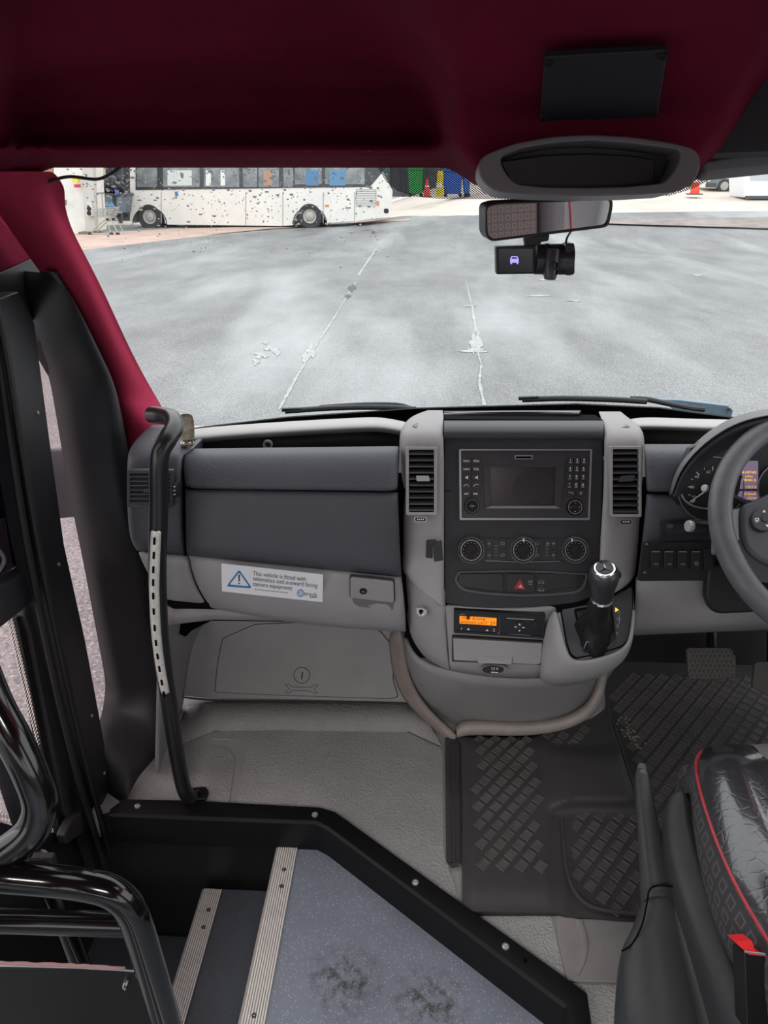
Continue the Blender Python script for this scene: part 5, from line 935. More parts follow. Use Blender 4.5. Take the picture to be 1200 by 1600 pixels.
def grime(name, poly, z, col, th, parent):
    m = mat('grime_%s' % name, col, .7); t = m.node_tree; b = t.nodes['Principled BSDF']; n = t.nodes.new('ShaderNodeTexNoise'); n.inputs['Scale'].default_value = 45; n.inputs['Detail'].default_value = 8; n.inputs['Roughness'].default_value = .7
    tcn = t.nodes.new('ShaderNodeTexCoord'); t.links.new(tcn.outputs['Object'], n.inputs['Vector'])
    # fade with distance from the stain's middle
    gr_ = t.nodes.new('ShaderNodeVectorMath'); gr_.operation = 'LENGTH'; t.links.new(tcn.outputs['Object'], gr_.inputs[0])
    mr = t.nodes.new('ShaderNodeMapRange'); mr.inputs[1].default_value = .02; mr.inputs[2].default_value = .075; mr.inputs[3].default_value = .5; mr.inputs[4].default_value = 0; t.links.new(gr_.outputs['Value'], mr.inputs[0])
    sb = t.nodes.new('ShaderNodeMapRange'); sb.inputs[1].default_value = th; sb.inputs[2].default_value = th+.2; t.links.new(n.outputs['Fac'], sb.inputs[0]); mu = t.nodes.new('ShaderNodeMath'); mu.operation = 'MULTIPLY'; t.links.new(sb.outputs[0], mu.inputs[0]); t.links.new(mr.outputs[0], mu.inputs[1]); m2 = t.nodes.new('ShaderNodeMath'); m2.operation = 'MULTIPLY'; m2.inputs[1].default_value = 1.7; t.links.new(mu.outputs[0], m2.inputs[0]); t.links.new(m2.outputs[0], b.inputs['Alpha'])
    return mk(name, ([ZPl(z).hit(*q) for q in poly], [tuple(range(len(poly)))]), m, parent)
grime('dirt_stain', [(590, 1500), (750, 1500), (750, 1640), (590, 1640)], .7465, (84, 78, 68), .36, aisle)
grime('dirt_stain', [(480, 1470), (600, 1470), (600, 1600), (480, 1600)], .7466, (90, 86, 78), .46, aisle)
# black moulded rim round the step well
rim_ = thing('step_well_rim', 'glossy black moulded rim screwed along the edge of the step well', 'edging', P(505, 1275, Z=.80))
O_ = [(172, 1266), (193, 1250), (300, 1252), (500, 1263), (523, 1270), (700, 1398), (916, 1553), (922, 1600), (940, 1720)]
I_ = [(170, 1273), (186, 1274), (300, 1279), (494, 1286), (512, 1295), (690, 1428), (883, 1573), (889, 1600), (905, 1720)]
RIMM = mat('well_rim_black', (17, 17, 19), .42, bump=.15, bscale=400, var=.15, vscale=30, spec=.22)
ro = [P(x, y, Z=.818) for x, y in O_]; ri = [P(x, y, Z=.818) for x, y in I_]
rows = [[v+Vector((0, 0, -.018)) for v in ro], ro, [a.lerp(b, .5)+Vector((0, 0, .001)) for a, b in zip(ro, ri)], [a.lerp(b, .88) for a, b in zip(ro, ri)], [b+Vector((0, 0, -.004)) for b in ri], [b+Vector((0, 0, -.05)) for b in ri], [Vector((b.x, b.y, .744)) for b in ri]]
mk('rim', grid(rows), RIMM, rim_, solid=.004, soff=0, smooth=40, bevel=.002)
Z82 = ZPl(.8215)
for x, y in [(215, 1260), (492, 1273), (649, 1379), (790, 1479)]:
    s_ = mk('screw', Z82.cyl(x, y, [(.0062, -.001), (.0058, .002), (.003, .0028), (.0024, .001), (.0005, .001)], 18), mat('bright_screw', (205, 205, 205), .3, metal=.7), rim_)
mk('screw_hole', Z82.cyl(821, 1501, [(.003, .0), (.003, .0018), (.0005, .0018)], 12), PIT, rim_)
# ---------------- rubber mats ----------------
def inpoly(x, y, poly):
    c_ = False
    for i in range(len(poly)):
        (x0, y0), (x1, y1) = poly[i-1], poly[i]
        if (y0 > y) != (y1 > y) and x < (x1-x0)*(y-y0)/(y1-y0)+x0: c_ = not c_
    return c_
ML = [(1140, 712), (1150, 716), (1165, 722), (1250, 721), (1345, 721), (1400, 722), (1426, 722)]; MR = [(1085, 950), (1130, 955), (1180, 972), (1240, 992), (1300, 1010), (1440, 1020)]
def mh(x, y):
    h = .010
    h += .030*ss(846, 880, x)*ss(1160, 1185, y)*(1-ss(1245, 1268, y+max(0, 900-x)*-.2))*(1-ss(0, 30, x-(955+(y-1160)*.25)))
    h += .012*ss(876, 850, x)*ss(1150, 1175, y)*ss(1425, 1385, y)*ss(727, 742, x)
    h -= .006*ss(880, 900, x)*ss(1262, 1285, y)
    return h
mat_c = thing('rubber_mat', 'black rubber floor mat with raised diamonds and a moulded hump below the console', 'floor mat', P(860, 1300, Z=.805))
rows = []
ybot = lambda x: 1424+ss(870, 905, x)*9+ss(905, 1000, x)*5
def ytop(x): return 1150-ss(860, 930, x)*22-ss(925, 950, x)*35
for i in range(71):
    r_ = []
    for j in range(75):
        x = 722+(1018-722)*j/74; yt = ytop(x); y = yt+(ybot(x)-yt)*i/70; xr = lerp1([(a, b) for a, b in MR], y); x2 = 722+(xr-722)*j/74-(8*ss(1165, 1150, y)*(1-j/74)); r_.append(P(x2, y, Z=.805+mh(x2, y)))
    rows.append(r_)
rows.append([v+Vector((0, 0, -.012)) for v in rows[-1]])
body_m = mk('mat_body', grid(rows), RUB, mat_c, smooth=60, solid=.003, soff=-1)
mk('mat_edge', Z8.pr([(695, 1157), (712, 1146), (720, 1152), (722, 1356), (716, 1350), (697, 1351)], .003, .008), RUB, mat_c, bevel=.002)
for x in (702, 709, 716): mk('edge_rib', tube([Z8.hit(x, 1160, .009), Z8.hit(x+1, 1348, .009)], .002, 6, 1), RUB, mat_c)
mk('bent_tab', prism([Z8.hit(x, y, .006) for x, y in [(700, 1350), (716, 1346), (718, 1354), (706, 1357)]], [Z8.hit(x, y, .009) for x, y in [(700, 1350), (716, 1346), (718, 1354), (706, 1357)]]), RUB, mat_c)
DIAM = mat('diamond_tread', (88, 85, 84), .4, bump=.3, bscale=400, var=.15, vscale=20, spec=.4)  # paler than the mat rubber, painting in the highlight on the raised edges
def diamonds(xr, yr, ok, hf, pu=.0355, pv=.0235, hw=.0140, hh=.0155, th=.0022):
    V = []; i = 0
    for j in range(int((yr[1]-yr[0])/pv)+1):
        Y = yr[0]+j*pv
        for i in range(int((xr[1]-xr[0])/pu)+2):
            X = xr[0]+i*pu+(j % 2)*pu/2; c_ = Vector((X, Y, .815)); d = c_-CAM; D = d.dot(VF); px_ = 600+FPX*d.dot(VR)/D; py_ = 800-FPX*d.dot(VU)/D
            if not ok(px_, py_): continue
            z = hf(px_, py_); q = [Vector((X-hw, Y-.002, z)), Vector((X, Y-hh, z)), Vector((X+hw, Y+.002, z)), Vector((X, Y+hh, z))]; up = Vector((0, 0, th)); m_ = Vector((X, Y, z))
            V.append(grid([[v for v in q], [v.lerp(m_, .08)+up for v in q], [v.lerp(m_, .2)+up for v in q], [v.lerp(m_, .26)+up*.35 for v in q]], True)); n0 = V[-1]; n0[1].append((12, 13, 14, 15))
    return join(*V)
RG = [(848, 1150), (925, 1138), (928, 1160), (850, 1166)]
LG_ = [(738, 1154), (828, 1152), (838, 1200), (852, 1372), (748, 1372), (742, 1200)]
RG2 = [(888, 1262), (1002, 1262), (1002, 1432), (965, 1422), (922, 1412), (896, 1370)]
mk('diamond_tread', diamonds((.05, .42), (.85, 1.5), lambda x, y: inpoly(x, y, LG_) or inpoly(x, y, RG2) or inpoly(x, y, RG), lambda x, y: .805+mh(x, y)), DIAM, mat_c, smooth=20, kind='stuff')
mk('moulded_ridge', tube([P(x, y, Z=.818) for x, y in [(878, 1280), (882, 1330), (888, 1370), (905, 1402), (935, 1420), (1000, 1428)]], .0035, 8, 5), RUB, mat_c)
mat_d = thing('rubber_mat', 'black rubber mat covered in diamonds in the driver footwell under the brake pedal', 'floor mat', P(1080, 1150, Z=.802))
rows = [[Vector((x, y, .806)) for x in [(.43+(.93-.43)*k/10) for k in range(11)]] for y in (.88, 1.0, 1.2, 1.4)]
dm = [(940, 1096), (960, 1150), (985, 1220), (1040, 1420), (1140, 1500), (1320, 1500), (1320, 1000), (1020, 990), (980, 1020), (950, 1062)]
mk('mat_body', Z8.pr(dm, .002, .006), RUB, mat_d, bevel=.002)
mk('diamond_tread', diamonds((.36, 1.0), (.75, 1.66), lambda x, y: inpoly(x, y, [(958, 1098), (985, 1180), (1020, 1330), (1060, 1420), (1320, 1420), (1320, 1010), (1035, 1010), (985, 1045), (962, 1070)]), lambda x, y: .806, pu=.0365, pv=.0222, hw=.0152, hh=.0165), DIAM, mat_d, smooth=20, kind='stuff')
mk('mat_border', tube([Z8.hit(x, y, .007) for x, y in [(944, 1092), (960, 1140), (990, 1235), (1030, 1390)]], .005, 8, 4), RUB, mat_d)
mk('grey_debris', join(*[lathe(Z8.hit(x+random.uniform(-10, 12), y+random.uniform(-10, 12), .008), (0, 0, 1), [(.001, 0), (.003, .001), (.002, .002), (.0003, .002)], 6) for x, y in [(972, 1130), (985, 1150), (998, 1160)] for k in range(12)]), mat('debris', (150, 142, 136), .8), label='pale dried mud crumbs near the left edge of the driver mat', cat='dirt', kind='stuff')
# ---------------- pedals ----------------
PD = Pl(P(1112, 1036, Y=1.28), (1, -.05, 0), (0, .5, .87))
bp_ = thing('brake_pedal', 'black brake pedal with studded rubber pad above the driver mat', 'pedal', PD.hit(1112, 1062))
mk('pad', PD.pr(rpoly([(1073, 1012), (1142, 1012), (1151, 1030), (1150, 1060), (1078, 1062), (1075, 1050)], 6), -.012, .0), RUBL, bp_, bevel=.003)
V = []
for j in range(6):
    for i in range(10):
        x = 1080+i*7+(j % 2)*3.2; y = 1018+j*7.6
        V.append(PD.pr([(x-2.4, y), (x, y-2.6), (x+2.4, y), (x, y+2.6)], 0, .0028))
mk('studs', join(*V), RUBL, bp_); mk('arm', tube([PD.hit(1112, 1015, -.02), P(1112, 985, Y=1.36), P(1115, 940, Y=1.48)], .010, 10, 4), mat('pedal_arm', (30, 30, 32), .5), bp_)
ap = thing('accelerator_pedal', 'grey accelerator pedal cut off by the right edge', 'pedal', PD.hit(1200, 1075))
mk('pad', PD.pr(rpoly([(1186, 1036), (1225, 1036), (1225, 1100), (1182, 1075)], 4), -.03, -.02), RUBL, ap, bevel=.002)
mk('arm', tube([PD.hit(1205, 1040, -.03), P(1205, 990, Y=1.45)], .009, 8, 1), mat('pedal_arm', (30, 30, 32), .5), ap)
# ---------------- instrument cluster ----------------
IC = Pl(P(1125, 760, Y=1.136), (1, 0, 0), (0, .30, 1))
ic = thing('instrument_cluster', 'instrument cluster with speedometer and lit display behind the steering wheel', 'instruments', IC.hit(1130, 800))
mk('face', IC.pr([(1052, 775), (1058, 742), (1080, 700), (1120, 680), (1320, 680), (1320, 800), (1100, 800), (1064, 790)], -.02, 0), mat('cluster_black', (28, 28, 31), .5), ic)
cur = [[(1045, 772), (1050, 744), (1067, 714), (1098, 682), (1138, 655), (1180, 642), (1232, 636), (1320, 640)], [(1047, 774), (1053, 745), (1071, 715), (1103, 684), (1143, 659), (1184, 647), (1235, 641), (1320, 644)], [(1053, 776), (1062, 747), (1082, 718), (1114, 689), (1150, 667), (1190, 655), (1240, 649), (1320, 650)], [(1058, 777), (1069, 750), (1091, 724), (1122, 697), (1156, 679), (1194, 668), (1240, 663), (1320, 664)], [(1064, 778), (1076, 756), (1098, 733), (1127, 710), (1160, 698), (1200, 692), (1240, 690), (1320, 690)]]
gsurf('hood', [lrow(c_, [Y]*8) for c_, Y in zip(cur, (1.24, 1.13, 1.105, 1.115, 1.17))], DARKS, ic, solid=.004)
mk('hood_band', grid([lrow([(x-1.0, y-.8) for x, y in cur[0]], [1.225]*8), lrow([(x-.6, y-1) for x, y in cur[1]], [1.127]*8), lrow([(x, y-.5) for x, y in [((a[0]+b[0])/2, (a[1]+b[1])/2) for a, b in zip(cur[1], cur[2])]], [1.110]*8)]), mat('hood_grey', (104, 104, 108), .4, bump=.15, bscale=700), ic, sub=2, smooth=180, solid=.001)
mk('lower_rim', tube([IC.hit(x, y, .004) for x, y in [(1064, 772), (1070, 782), (1082, 790), (1104, 795), (1150, 796)]], .0016, 8, 5), SILV, ic)
dial = mk('speedometer', IC.cyl(1110, 764, [(.0520, 0), (.0520, .003), (.0505, .003), (.0500, .0012), (.001, .0012)], 48), mat('dial_black', (24, 24, 27), .5), ic)
mk('dial_ring', IC.cyl(1110, 764, [(.0522, .002), (.0522, .0036), (.0510, .0036), (.0508, .002)], 48, False), SILV, dial)
V = []
pc = IC.hit(1110, 764); rr_ = (IC.hit(1146, 764)-pc).length
for i in range(13):
    a = math.radians(216-i*19.0+ (0)); big = i % 2 == 0; a = math.radians(175-(i-2)*21.5); d_ = IC.u*math.cos(a)+IC.v*math.sin(a); n_ = IC.n.cross(d_)
    L0 = rr_*(1.0); L1 = rr_*(.82 if big else .9); w_ = .0007 if big else .0004
    V.append(prism([pc+d_*L0+n_*w_+IC.n*.0015, pc+d_*L0-n_*w_+IC.n*.0015, pc+d_*L1-n_*w_+IC.n*.0015, pc+d_*L1+n_*w_+IC.n*.0015], [pc+d_*L0+n_*w_+IC.n*.002, pc+d_*L0-n_*w_+IC.n*.002, pc+d_*L1-n_*w_+IC.n*.002, pc+d_*L1+n_*w_+IC.n*.002]))
mk('tick_marks', join(*V), WHT, dial)
mk('dial_numbers', join(ftext(IC, '20', 1081, 761, 4.6, .002, 6.5), ftext(IC, '40', 1088, 745, 4.6, .002, 6.5), ftext(IC, '60', 1106, 737.5, 4.6, .002, 6.5), ftext(IC, 'mph', 1083, 775, 2.6, .002)), WHT, dial)
mk('needle', prism([IC.hit(1077, 784, .004), IC.hit(1102, 766.5, .005), IC.hit(1103, 768.2, .005), IC.hit(1077.8, 785, .004)], [IC.hit(1077, 784, .005), IC.hit(1102, 766.5, .007), IC.hit(1103, 768.2, .007), IC.hit(1077.8, 785, .005)]), WHT, dial)
dp = mk('display', IC.pr([(1162, 720), (1183, 720), (1184, 764), (1155, 764)], .0, .003), mat('display_lilac', (140, 122, 150), .4, emit=.35), ic)
dp2 = mk('display', IC.pr([(1155, 767), (1184, 767), (1185, 784), (1150, 778)], .0, .003), mat('display_lilac', (140, 122, 150)), ic)
OT = mat('amber_text', (255, 190, 60), .4, emit=1.0)
mk('display_text', join(ftext(IC, '418745', 1169, 738, 4.2, .0034, 23), ftext(IC, 'miles', 1169, 744, 3.6, .0034, 12), ftext(IC, '2840.5', 1169, 750, 4.2, .0034, 22), ftext(IC, '+15.5°C', 1172, 760.5, 3.4, .0034, 18)), OT, dp)
mk('display_text', join(ftext(IC, '0 km/h', 1171, 771.5, 3.6, .0034, 18), ftext(IC, '13:14', 1173, 778, 3.6, .0034, 13)), OT, dp2)
mk('right_gauge', IC.cyl(1222, 760, [(.0400, 0), (.0400, .004), (.038, .004), (.0375, .001), (.001, .001)], 40), mat('dial_black', (24, 24, 27)), ic)
mk('gauge_ring', IC.cyl(1222, 760, [(.0405, .003), (.0405, .0046), (.0385, .0046), (.038, .003)], 40, False), SILV, ic)
# ---------------- steering wheel ----------------
wc = Vector((.62, 1.0, 1.54)); SW = Pl(wc, (1, 0, 0), (0, math.sin(math.radians(46)), math.cos(math.radians(46))))
sw_ = thing('steering_wheel', 'grey leather steering wheel cut off by the right edge', 'steering wheel', wc)
WLEA = mat('wheel_leather', (84, 85, 89), .42, bump=.3, bscale=450, var=.18, vscale=18, spec=.5)
R_w = .1795; rows = []
for i in range(72):
    a = i*2*math.pi/72; d_ = SW.u*math.cos(a)+SW.v*math.sin(a); c_ = wc+d_*R_w; rows.append([c_+(d_*math.cos(b)*.0165+SW.n*math.sin(b)*.0185) for b in [q*2*math.pi/18 for q in range(18)]])
rows.append(rows[0]); mk('rim', grid(rows, True), WLEA, sw_, smooth=180)
hub = mk('airbag_cover', SW.pr(rpoly([(1152, 800), (1158, 790), (1180, 783), (1200, 772), (1260, 752), (1330, 745), (1400, 752), (1480, 790), (1500, 850), (1440, 900), (1330, 925), (1240, 905), (1180, 880), (1160, 862), (1153, 840)], 14, 3), -.04, .012), mat('airbag_charcoal', (62, 64, 72), .45, bump=.25, bscale=450), sw_, bevel=.008, bseg=4)
mk('lower_cover', SW.pr(rpoly([(1150, 842), (1170, 850), (1260, 870), (1330, 880), (1330, 930), (1240, 920), (1176, 910), (1156, 880)], 8, 3), -.05, .006), BLK, sw_, bevel=.006)
mk('spoke', SW.pr(rpoly([(1120, 792), (1140, 800), (1160, 793), (1156, 850), (1146, 846), (1136, 860), (1118, 862)], 6, 3), -.018, .004), mat('spoke_silver', (124, 124, 128), .4, metal=.3), sw_, bevel=.005, bseg=3)
mk('spoke', SW.pr([(1440, 800), (1530, 795), (1530, 850), (1440, 850)], -.018, .004), mat('spoke_silver', (124, 124, 128)), sw_, bevel=.005)
kp = mk('button_pad', SW.pr([(1185+19*math.cos(a), 818+18.5*math.sin(a)) for a in [i*math.pi/18 for i in range(36)]], .010, .018), mat('pad_dark', (44, 45, 50), .4), sw_, bevel=.002)
mk('pad_button', SW.pr([(1187+6*math.cos(a), 817+6*math.sin(a)) for a in [i*math.pi/12 for i in range(24)]], .016, .020), mat('pad_dark', (44, 45, 50)), kp, bevel=.001)
mk('pad_symbols', join(SW.pr([(1185, 804), (1187.5, 808), (1182.5, 808)], .018, .019), SW.pr([(1190, 831), (1192.5, 827), (1187.5, 827)], .018, .019), SW.ring(rc(1171, 817, 1177, 821), rc(1172, 818, 1176, 820), .018, .019), SW.pr(rc(1171.5, 822, 1176.5, 822.8), .018, .019), SW.pr(rc(1198, 814, 1200, 820), .018, .019)), WHT, kp)
mk('chrome_mark', tube([SW.hit(x, y, .008) for x, y in [(1157, 866), (1159, 872), (1167, 876)]], .0008, 6, 4), SILV, sw_)
mk('column', lathe(wc, -SW.n, [(.06, .02), (.055, .10), (.05, .25)], 24), BLK, sw_)
stk = thing('column_stalk', 'grey stalk with silver tip left of the steering wheel', 'stalk', P(1090, 826, Y=1.02))
mk('lever', tube([P(1077, 820, Y=1.03), P(1095, 820, Y=1.04), P(1115, 822, Y=1.06), P(1150, 828, Y=1.09)], .0075, 12, 4, flat=1.1), mat('stalk_black', (44, 44, 48), .4), stk)
mk('tip', lathe(P(1077, 822, Y=1.028), P(1077, 822, Y=1.028)-P(1100, 822, Y=1.035), [(.0085, -.004), (.009, 0), (.008, .003), (.001, .0035)], 18), mat('tip_silver', (190, 190, 192), .3, metal=.4), stk)
stk2 = thing('column_stalk', 'thin dark stalk crossing the speedometer above the silver-tipped one', 'stalk', P(1101, 766, Y=1.05))
mk('lever', tube([P(1101, 763, Y=1.06), P(1116, 765, Y=1.07), P(1135, 772, Y=1.09), P(1170, 788, Y=1.10)], .005, 10, 4), mat('stalk_black', (44, 44, 48)), stk2)
mk('tip', lathe(P(1101, 763, Y=1.06), P(1101, 763, Y=1.06)-P(1116, 765, Y=1.07), [(.0055, -.003), (.006, 0), (.005, .002), (.001, .0025)], 14), mat('tip_silver', (190, 190, 192)), stk2)
# ---------------- driver seat ----------------
seat = thing('driver_seat', 'driver seat with cracked black leather bolster, red piping and patterned grey fabric', 'seat', (.62, .45, .82))
CRK = mat('cracked_leather', (52, 52, 56), .2, bump=1.0, bscale=70, kind='voronoi', spec=.8, coat=.6)
FAB = mat('grey_seat_fabric', (112, 106, 108), .9, bump=.5, bscale=500, var=.1, vscale=40)
def fab_pattern(m):
    t = m.node_tree; b = t.nodes['Principled BSDF']; lk_ = b.inputs['Base Color'].links; tcn = t.nodes.new('ShaderNodeTexCoord')
    s_ = lk_[0].from_socket if lk_ else None
    mp = t.nodes.new('ShaderNodeMapping'); mp.inputs['Scale'].default_value = (0, 44, 44) if 'side' in m.name else (52, 0, 52); fr = t.nodes.new('ShaderNodeVectorMath'); fr.operation = 'FRACTION'; sb = t.nodes.new('ShaderNodeVectorMath'); sb.operation = 'SUBTRACT'; sb.inputs[1].default_value = (.5, .5, .5) 
    ab = t.nodes.new('ShaderNodeVectorMath'); ab.operation = 'ABSOLUTE'; sp = t.nodes.new('ShaderNodeSeparateXYZ'); mxn = t.nodes.new('ShaderNodeMath'); mxn.operation = 'MAXIMUM'
    a_, b2 = ('Y', 'Z') if 'side' in m.name else ('X', 'Z')
    cmp = t.nodes.new('ShaderNodeMath'); cmp.operation = 'COMPARE'; cmp.inputs[1].default_value = .27; cmp.inputs[2].default_value = .06
    t.links.new(tcn.outputs['Object'], mp.inputs[0]); t.links.new(mp.outputs[0], fr.inputs[0]); t.links.new(fr.outputs[0], sb.inputs[0]); t.links.new(sb.outputs[0], ab.inputs[0]); t.links.new(ab.outputs[0], sp.inputs[0]); t.links.new(sp.outputs[a_], mxn.inputs[0]); t.links.new(sp.outputs[b2], mxn.inputs[1]); t.links.new(mxn.outputs[0], cmp.inputs[0])
    x = t.nodes.new('ShaderNodeMix'); x.data_type = 'RGBA'; x.inputs['B'].default_value = (*lin((136, 124, 120) if 'side' not in m.name else (84, 76, 74)), 1); t.links.new(cmp.outputs[0], x.inputs['Factor'])
    if s_: t.links.new(s_, x.inputs['A'])
    t.links.new(x.outputs['Result'], b.inputs['Base Color'])
FPAT = mat('back_square_pattern_fabric', (106, 94, 92), .9, var=.08, vscale=60); fab_pattern(FPAT)
FSIDE = mat('side_square_pattern_fabric', (50, 50, 54), .85, var=.1, vscale=60, bump=.3, bscale=300); fab_pattern(FSIDE)
pip = [P(x, y, Z=z) for x, y, z in [(1096, 1174, 1.225), (1089, 1184, 1.24), (1088, 1204, 1.25), (1093, 1232, 1.252), (1104, 1270, 1.253), (1120, 1316, 1.254), (1141, 1365, 1.255), (1160, 1402, 1.255), (1182, 1440, 1.255), (1204, 1476, 1.255), (1250, 1550, 1.255)]]
back_pts = pip+[Vector((pip[-1].x, .25, 1.255))]
rowsB = []
for k, (dx, dz) in enumerate([(0, 0), (.015, .016), (.045, .026), (.075, .016), (.10, .0), (.115, -.01)]):
    rowsB.append([v+Vector((dx, .012*math.sin(min(k, 5)/5*math.pi) if i < 3 else 0, dz*(1 if i > 1 else .3))) for i, v in enumerate(back_pts)])
mk('bolster', grid(rowsB), CRK, seat, smooth=180, sub=2)
mk('piping', tube(back_pts, .0021, 10, 3), mat('red_piping', (160, 50, 58), .4, var=.15, vscale=60, spec=.5), seat)
mk('side_panel', grid([[v+Vector((0, 0, -.001)) for v in back_pts], [v+Vector((-.012, .004 if i < 3 else 0, -.03)) for i, v in enumerate(back_pts)], [v+Vector((-.004, 0, -.10)) for v in back_pts], [v+Vector((.01, -.01, -.16)) for v in back_pts]]), FSIDE, seat, smooth=180, sub=2)
x0 = rowsB[-1][2].x
mk('cushion_centre', grid([[Vector((x0-.005, y, z)), Vector((.62, y, z+.012)), Vector((.74, y, z))] for y, z in [(.93, 1.15), (.925, 1.20), (.90, 1.235), (.84, 1.245), (.6, 1.235), (.25, 1.235)]]), FAB, seat, smooth=180, sub=2)
mk('far_bolster', grid([[Vector((.74+a, y, z+b)) for a, b in [(0, 0), (.04, .03), (.09, .02), (.115, -.10)]] for y, z in [(.90, 1.20), (.84, 1.24), (.6, 1.245), (.25, 1.245)]]), CRK, seat, smooth=180, sub=2)
mk('cushion_front', box((.62, .87, 1.12), (.44, .06, .16)), FSIDE, seat, bevel=.02)
mk('seat_base', box((.62, .52, .95), (.40, .60, .30)), BLK, seat, bevel=.02)
def bx2(name, x0, x1, yb_, yt, z0, z1, th, m, bev): return mk(name, prism([Vector((x0, yb_, z0)), Vector((x1, yb_, z0)), Vector((x1, yt, z1)), Vector((x0, yt, z1))], [Vector((x0, yb_-th, z0)), Vector((x1, yb_-th, z0)), Vector((x1, yt-th, z1)), Vector((x0, yt-th, z1))]), m, seat, bevel=bev, bseg=4)
bx2('backrest_centre', .47, .77, .27, .10, 1.27, 1.92, .10, FPAT, .03)
bx2('backrest_bolster', .40, .47, .30, .13, 1.27, 1.88, .12, FAB, .03); bx2('backrest_bolster', .77, .84, .30, .13, 1.27, 1.88, .12, FAB, .03)
mk('backrest_piping', tube([Vector((.40, .30, 1.28)), Vector((.395, .24, 1.5)), Vector((.40, .17, 1.75)), Vector((.43, .12, 1.90)), Vector((.50, .10, 1.93))], .0035, 8, 5), mat('red_piping', (214, 58, 66)), seat)
mk('backrest_piping', tube([Vector((.84, .30, 1.28)), Vector((.845, .24, 1.5)), Vector((.84, .17, 1.75)), Vector((.81, .12, 1.90)), Vector((.74, .10, 1.93))], .0035, 8, 5), mat('red_piping', (214, 58, 66)), seat)
# armrest-shaped side trim with the belt buckle
arm = thing('padded_seat_guard', 'black plastic guard like an armrest along the left side of the driver seat', 'seat guard', P(1085, 1420, Y=.66))
AR = mat('armrest_black', (48, 49, 51), .5, bump=.35, bscale=450, var=.08, vscale=20, spec=.4)
rows = []
for y, xl, xr, Y, s_ in [(1241, 1056, 1066, .805, .3), (1243, 1048, 1074, .80, .6), (1252, 1040, 1083, .79, 1), (1275, 1037, 1088, .772, 1), (1310, 1038, 1096, .746, 1), (1360, 1047, 1113, .71, 1), (1420, 1066, 1134, .668, 1), (1480, 1086, 1155, .625, 1), (1540, 1106, 1180, .58, 1), (1620, 1134, 1215, .52, 1), (1700, 1160, 1250, .46, 1)]:
    a = P(xl, y, Y=Y); b = P(xr, y, Y=Y); dz = Vector((0, -.004, 1))
    rows.append([a+Vector((.004, 0, -.07))*s_, a, a.lerp(b, .12)+dz*.012*s_, a.lerp(b, .45)+dz*.020*s_, a.lerp(b, .62)+dz*.019*s_, a.lerp(b, .85)+dz*.002, b, b+Vector((-.004, 0, -.07))*s_])
mk('pad', grid(rows), AR, arm, smooth=180, sub=2)
mk('inner_seam', tube([P(x, y, Y=Y) for x, y, Y in [(1072, 1243, .80), (1086, 1262, .78), (1092, 1290, .76)]], .005, 8, 4), PIT, arm)
lt_ = gsurf('seat_side_trim', [[P(x, y, Y=Y) for x, y, Y in [(1058, 1400, .70), (1086, 1470, .65), (1104, 1530, .61), (1124, 1600, .56), (1150, 1700, .5)]], [P(x, y, Y=Y-.01)+Vector((0, 0, -.01)) for x, y, Y in [(1050, 1400, .70), (1070, 1470, .65), (1086, 1530, .61), (1104, 1600, .56), (1130, 1700, .5)]], [P(x, y, Y=Y)+Vector((0, 0, -.06)) for x, y, Y in [(1044, 1400, .70), (1062, 1470, .65), (1078, 1530, .61), (1098, 1600, .56), (1120, 1700, .5)]]], AR, arm, solid=.006)
mk('adjuster_knob', lathe(P(1163, 1590, Y=.56), (-.8, -.4, .5), [(.020, -.02), (.021, 0), (.018, .006), (.001, .007)], 20), BLK, arm)
bk = thing('seat_belt_buckle', 'black seat belt buckle with red release button beside the armrest', 'buckle', P(1180, 1560, Y=.6))
BKP = Pl(P(1175, 1490, Y=.555), (1, .15, 0), (0, .5, .85))
mk('body', BKP.pr(rpoly([(1160, 1487), (1197, 1491), (1206, 1560), (1206, 1640), (1166, 1640), (1163, 1560)], 3), -.02, .004), mat('buckle_black', (18, 18, 19), .4), bk, bevel=.003)
mk('release_button', BKP.pr(rpoly([(1142, 1466), (1168, 1464), (1173, 1480), (1192, 1489), (1163, 1486)], 2), -.008, .008), mat('release_red', (226, 40, 44), .35, spec=.6), bk, bevel=.002)
mk('button_edge', tube([BKP.hit(x, y, .010) for x, y in [(1163, 1487), (1178, 1489), (1195, 1491)]], .0012, 6, 2), SILV, bk)
# handbrake
hb = thing('handbrake', 'black handbrake lever with moulded base between the aisle and the driver seat', 'handbrake', P(1030, 1580, Y=.58))
HBM = mat('handbrake_black', (50, 51, 53), .42, bump=.3, bscale=500, var=.08, vscale=20, spec=.45)
def loft(name, spec_, m, parent, k=.020, side=.05, ridge=.3):
    rows = []
    for y, xl, xr, Y in spec_:
        a = P(xl, y, Y=Y); b = P(xr, y, Y=Y); w_ = (b-a).length; up = Vector((0, -.1, 1))
        rows.append([a+Vector((w_*.1, 0, -side)), a+Vector((0, 0, -side*.3)), a, a.lerp(b, ridge*.5)+up*w_*k*.8, a.lerp(b, ridge)+up*w_*k, a.lerp(b, .8)+up*w_*k*.6, b, b+Vector((0, 0, -side*.4)), b+Vector((-w_*.1, 0, -side))])
    return mk(name, grid(rows), m, parent, smooth=180, sub=2)
mk('release_tip', lathe(P(1003, 1208, Y=.845), P(1003, 1194, Y=.862)-P(1003, 1208, Y=.845), [(.0065, -.005), (.0062, .012), (.0055, .0145), (.001, .015)], 18), mat('tip_grey', (96, 96, 98), .35), hb)
loft('grip', [(1203, 994, 1011, .848), (1206, 992, 1014, .846), (1240, 993, 1020, .82), (1300, 997, 1033, .775), (1350, 1000, 1045, .74), (1398, 1000, 1060, .705), (1410, 1003, 1064, .695)], HBM, hb, .3, .02)
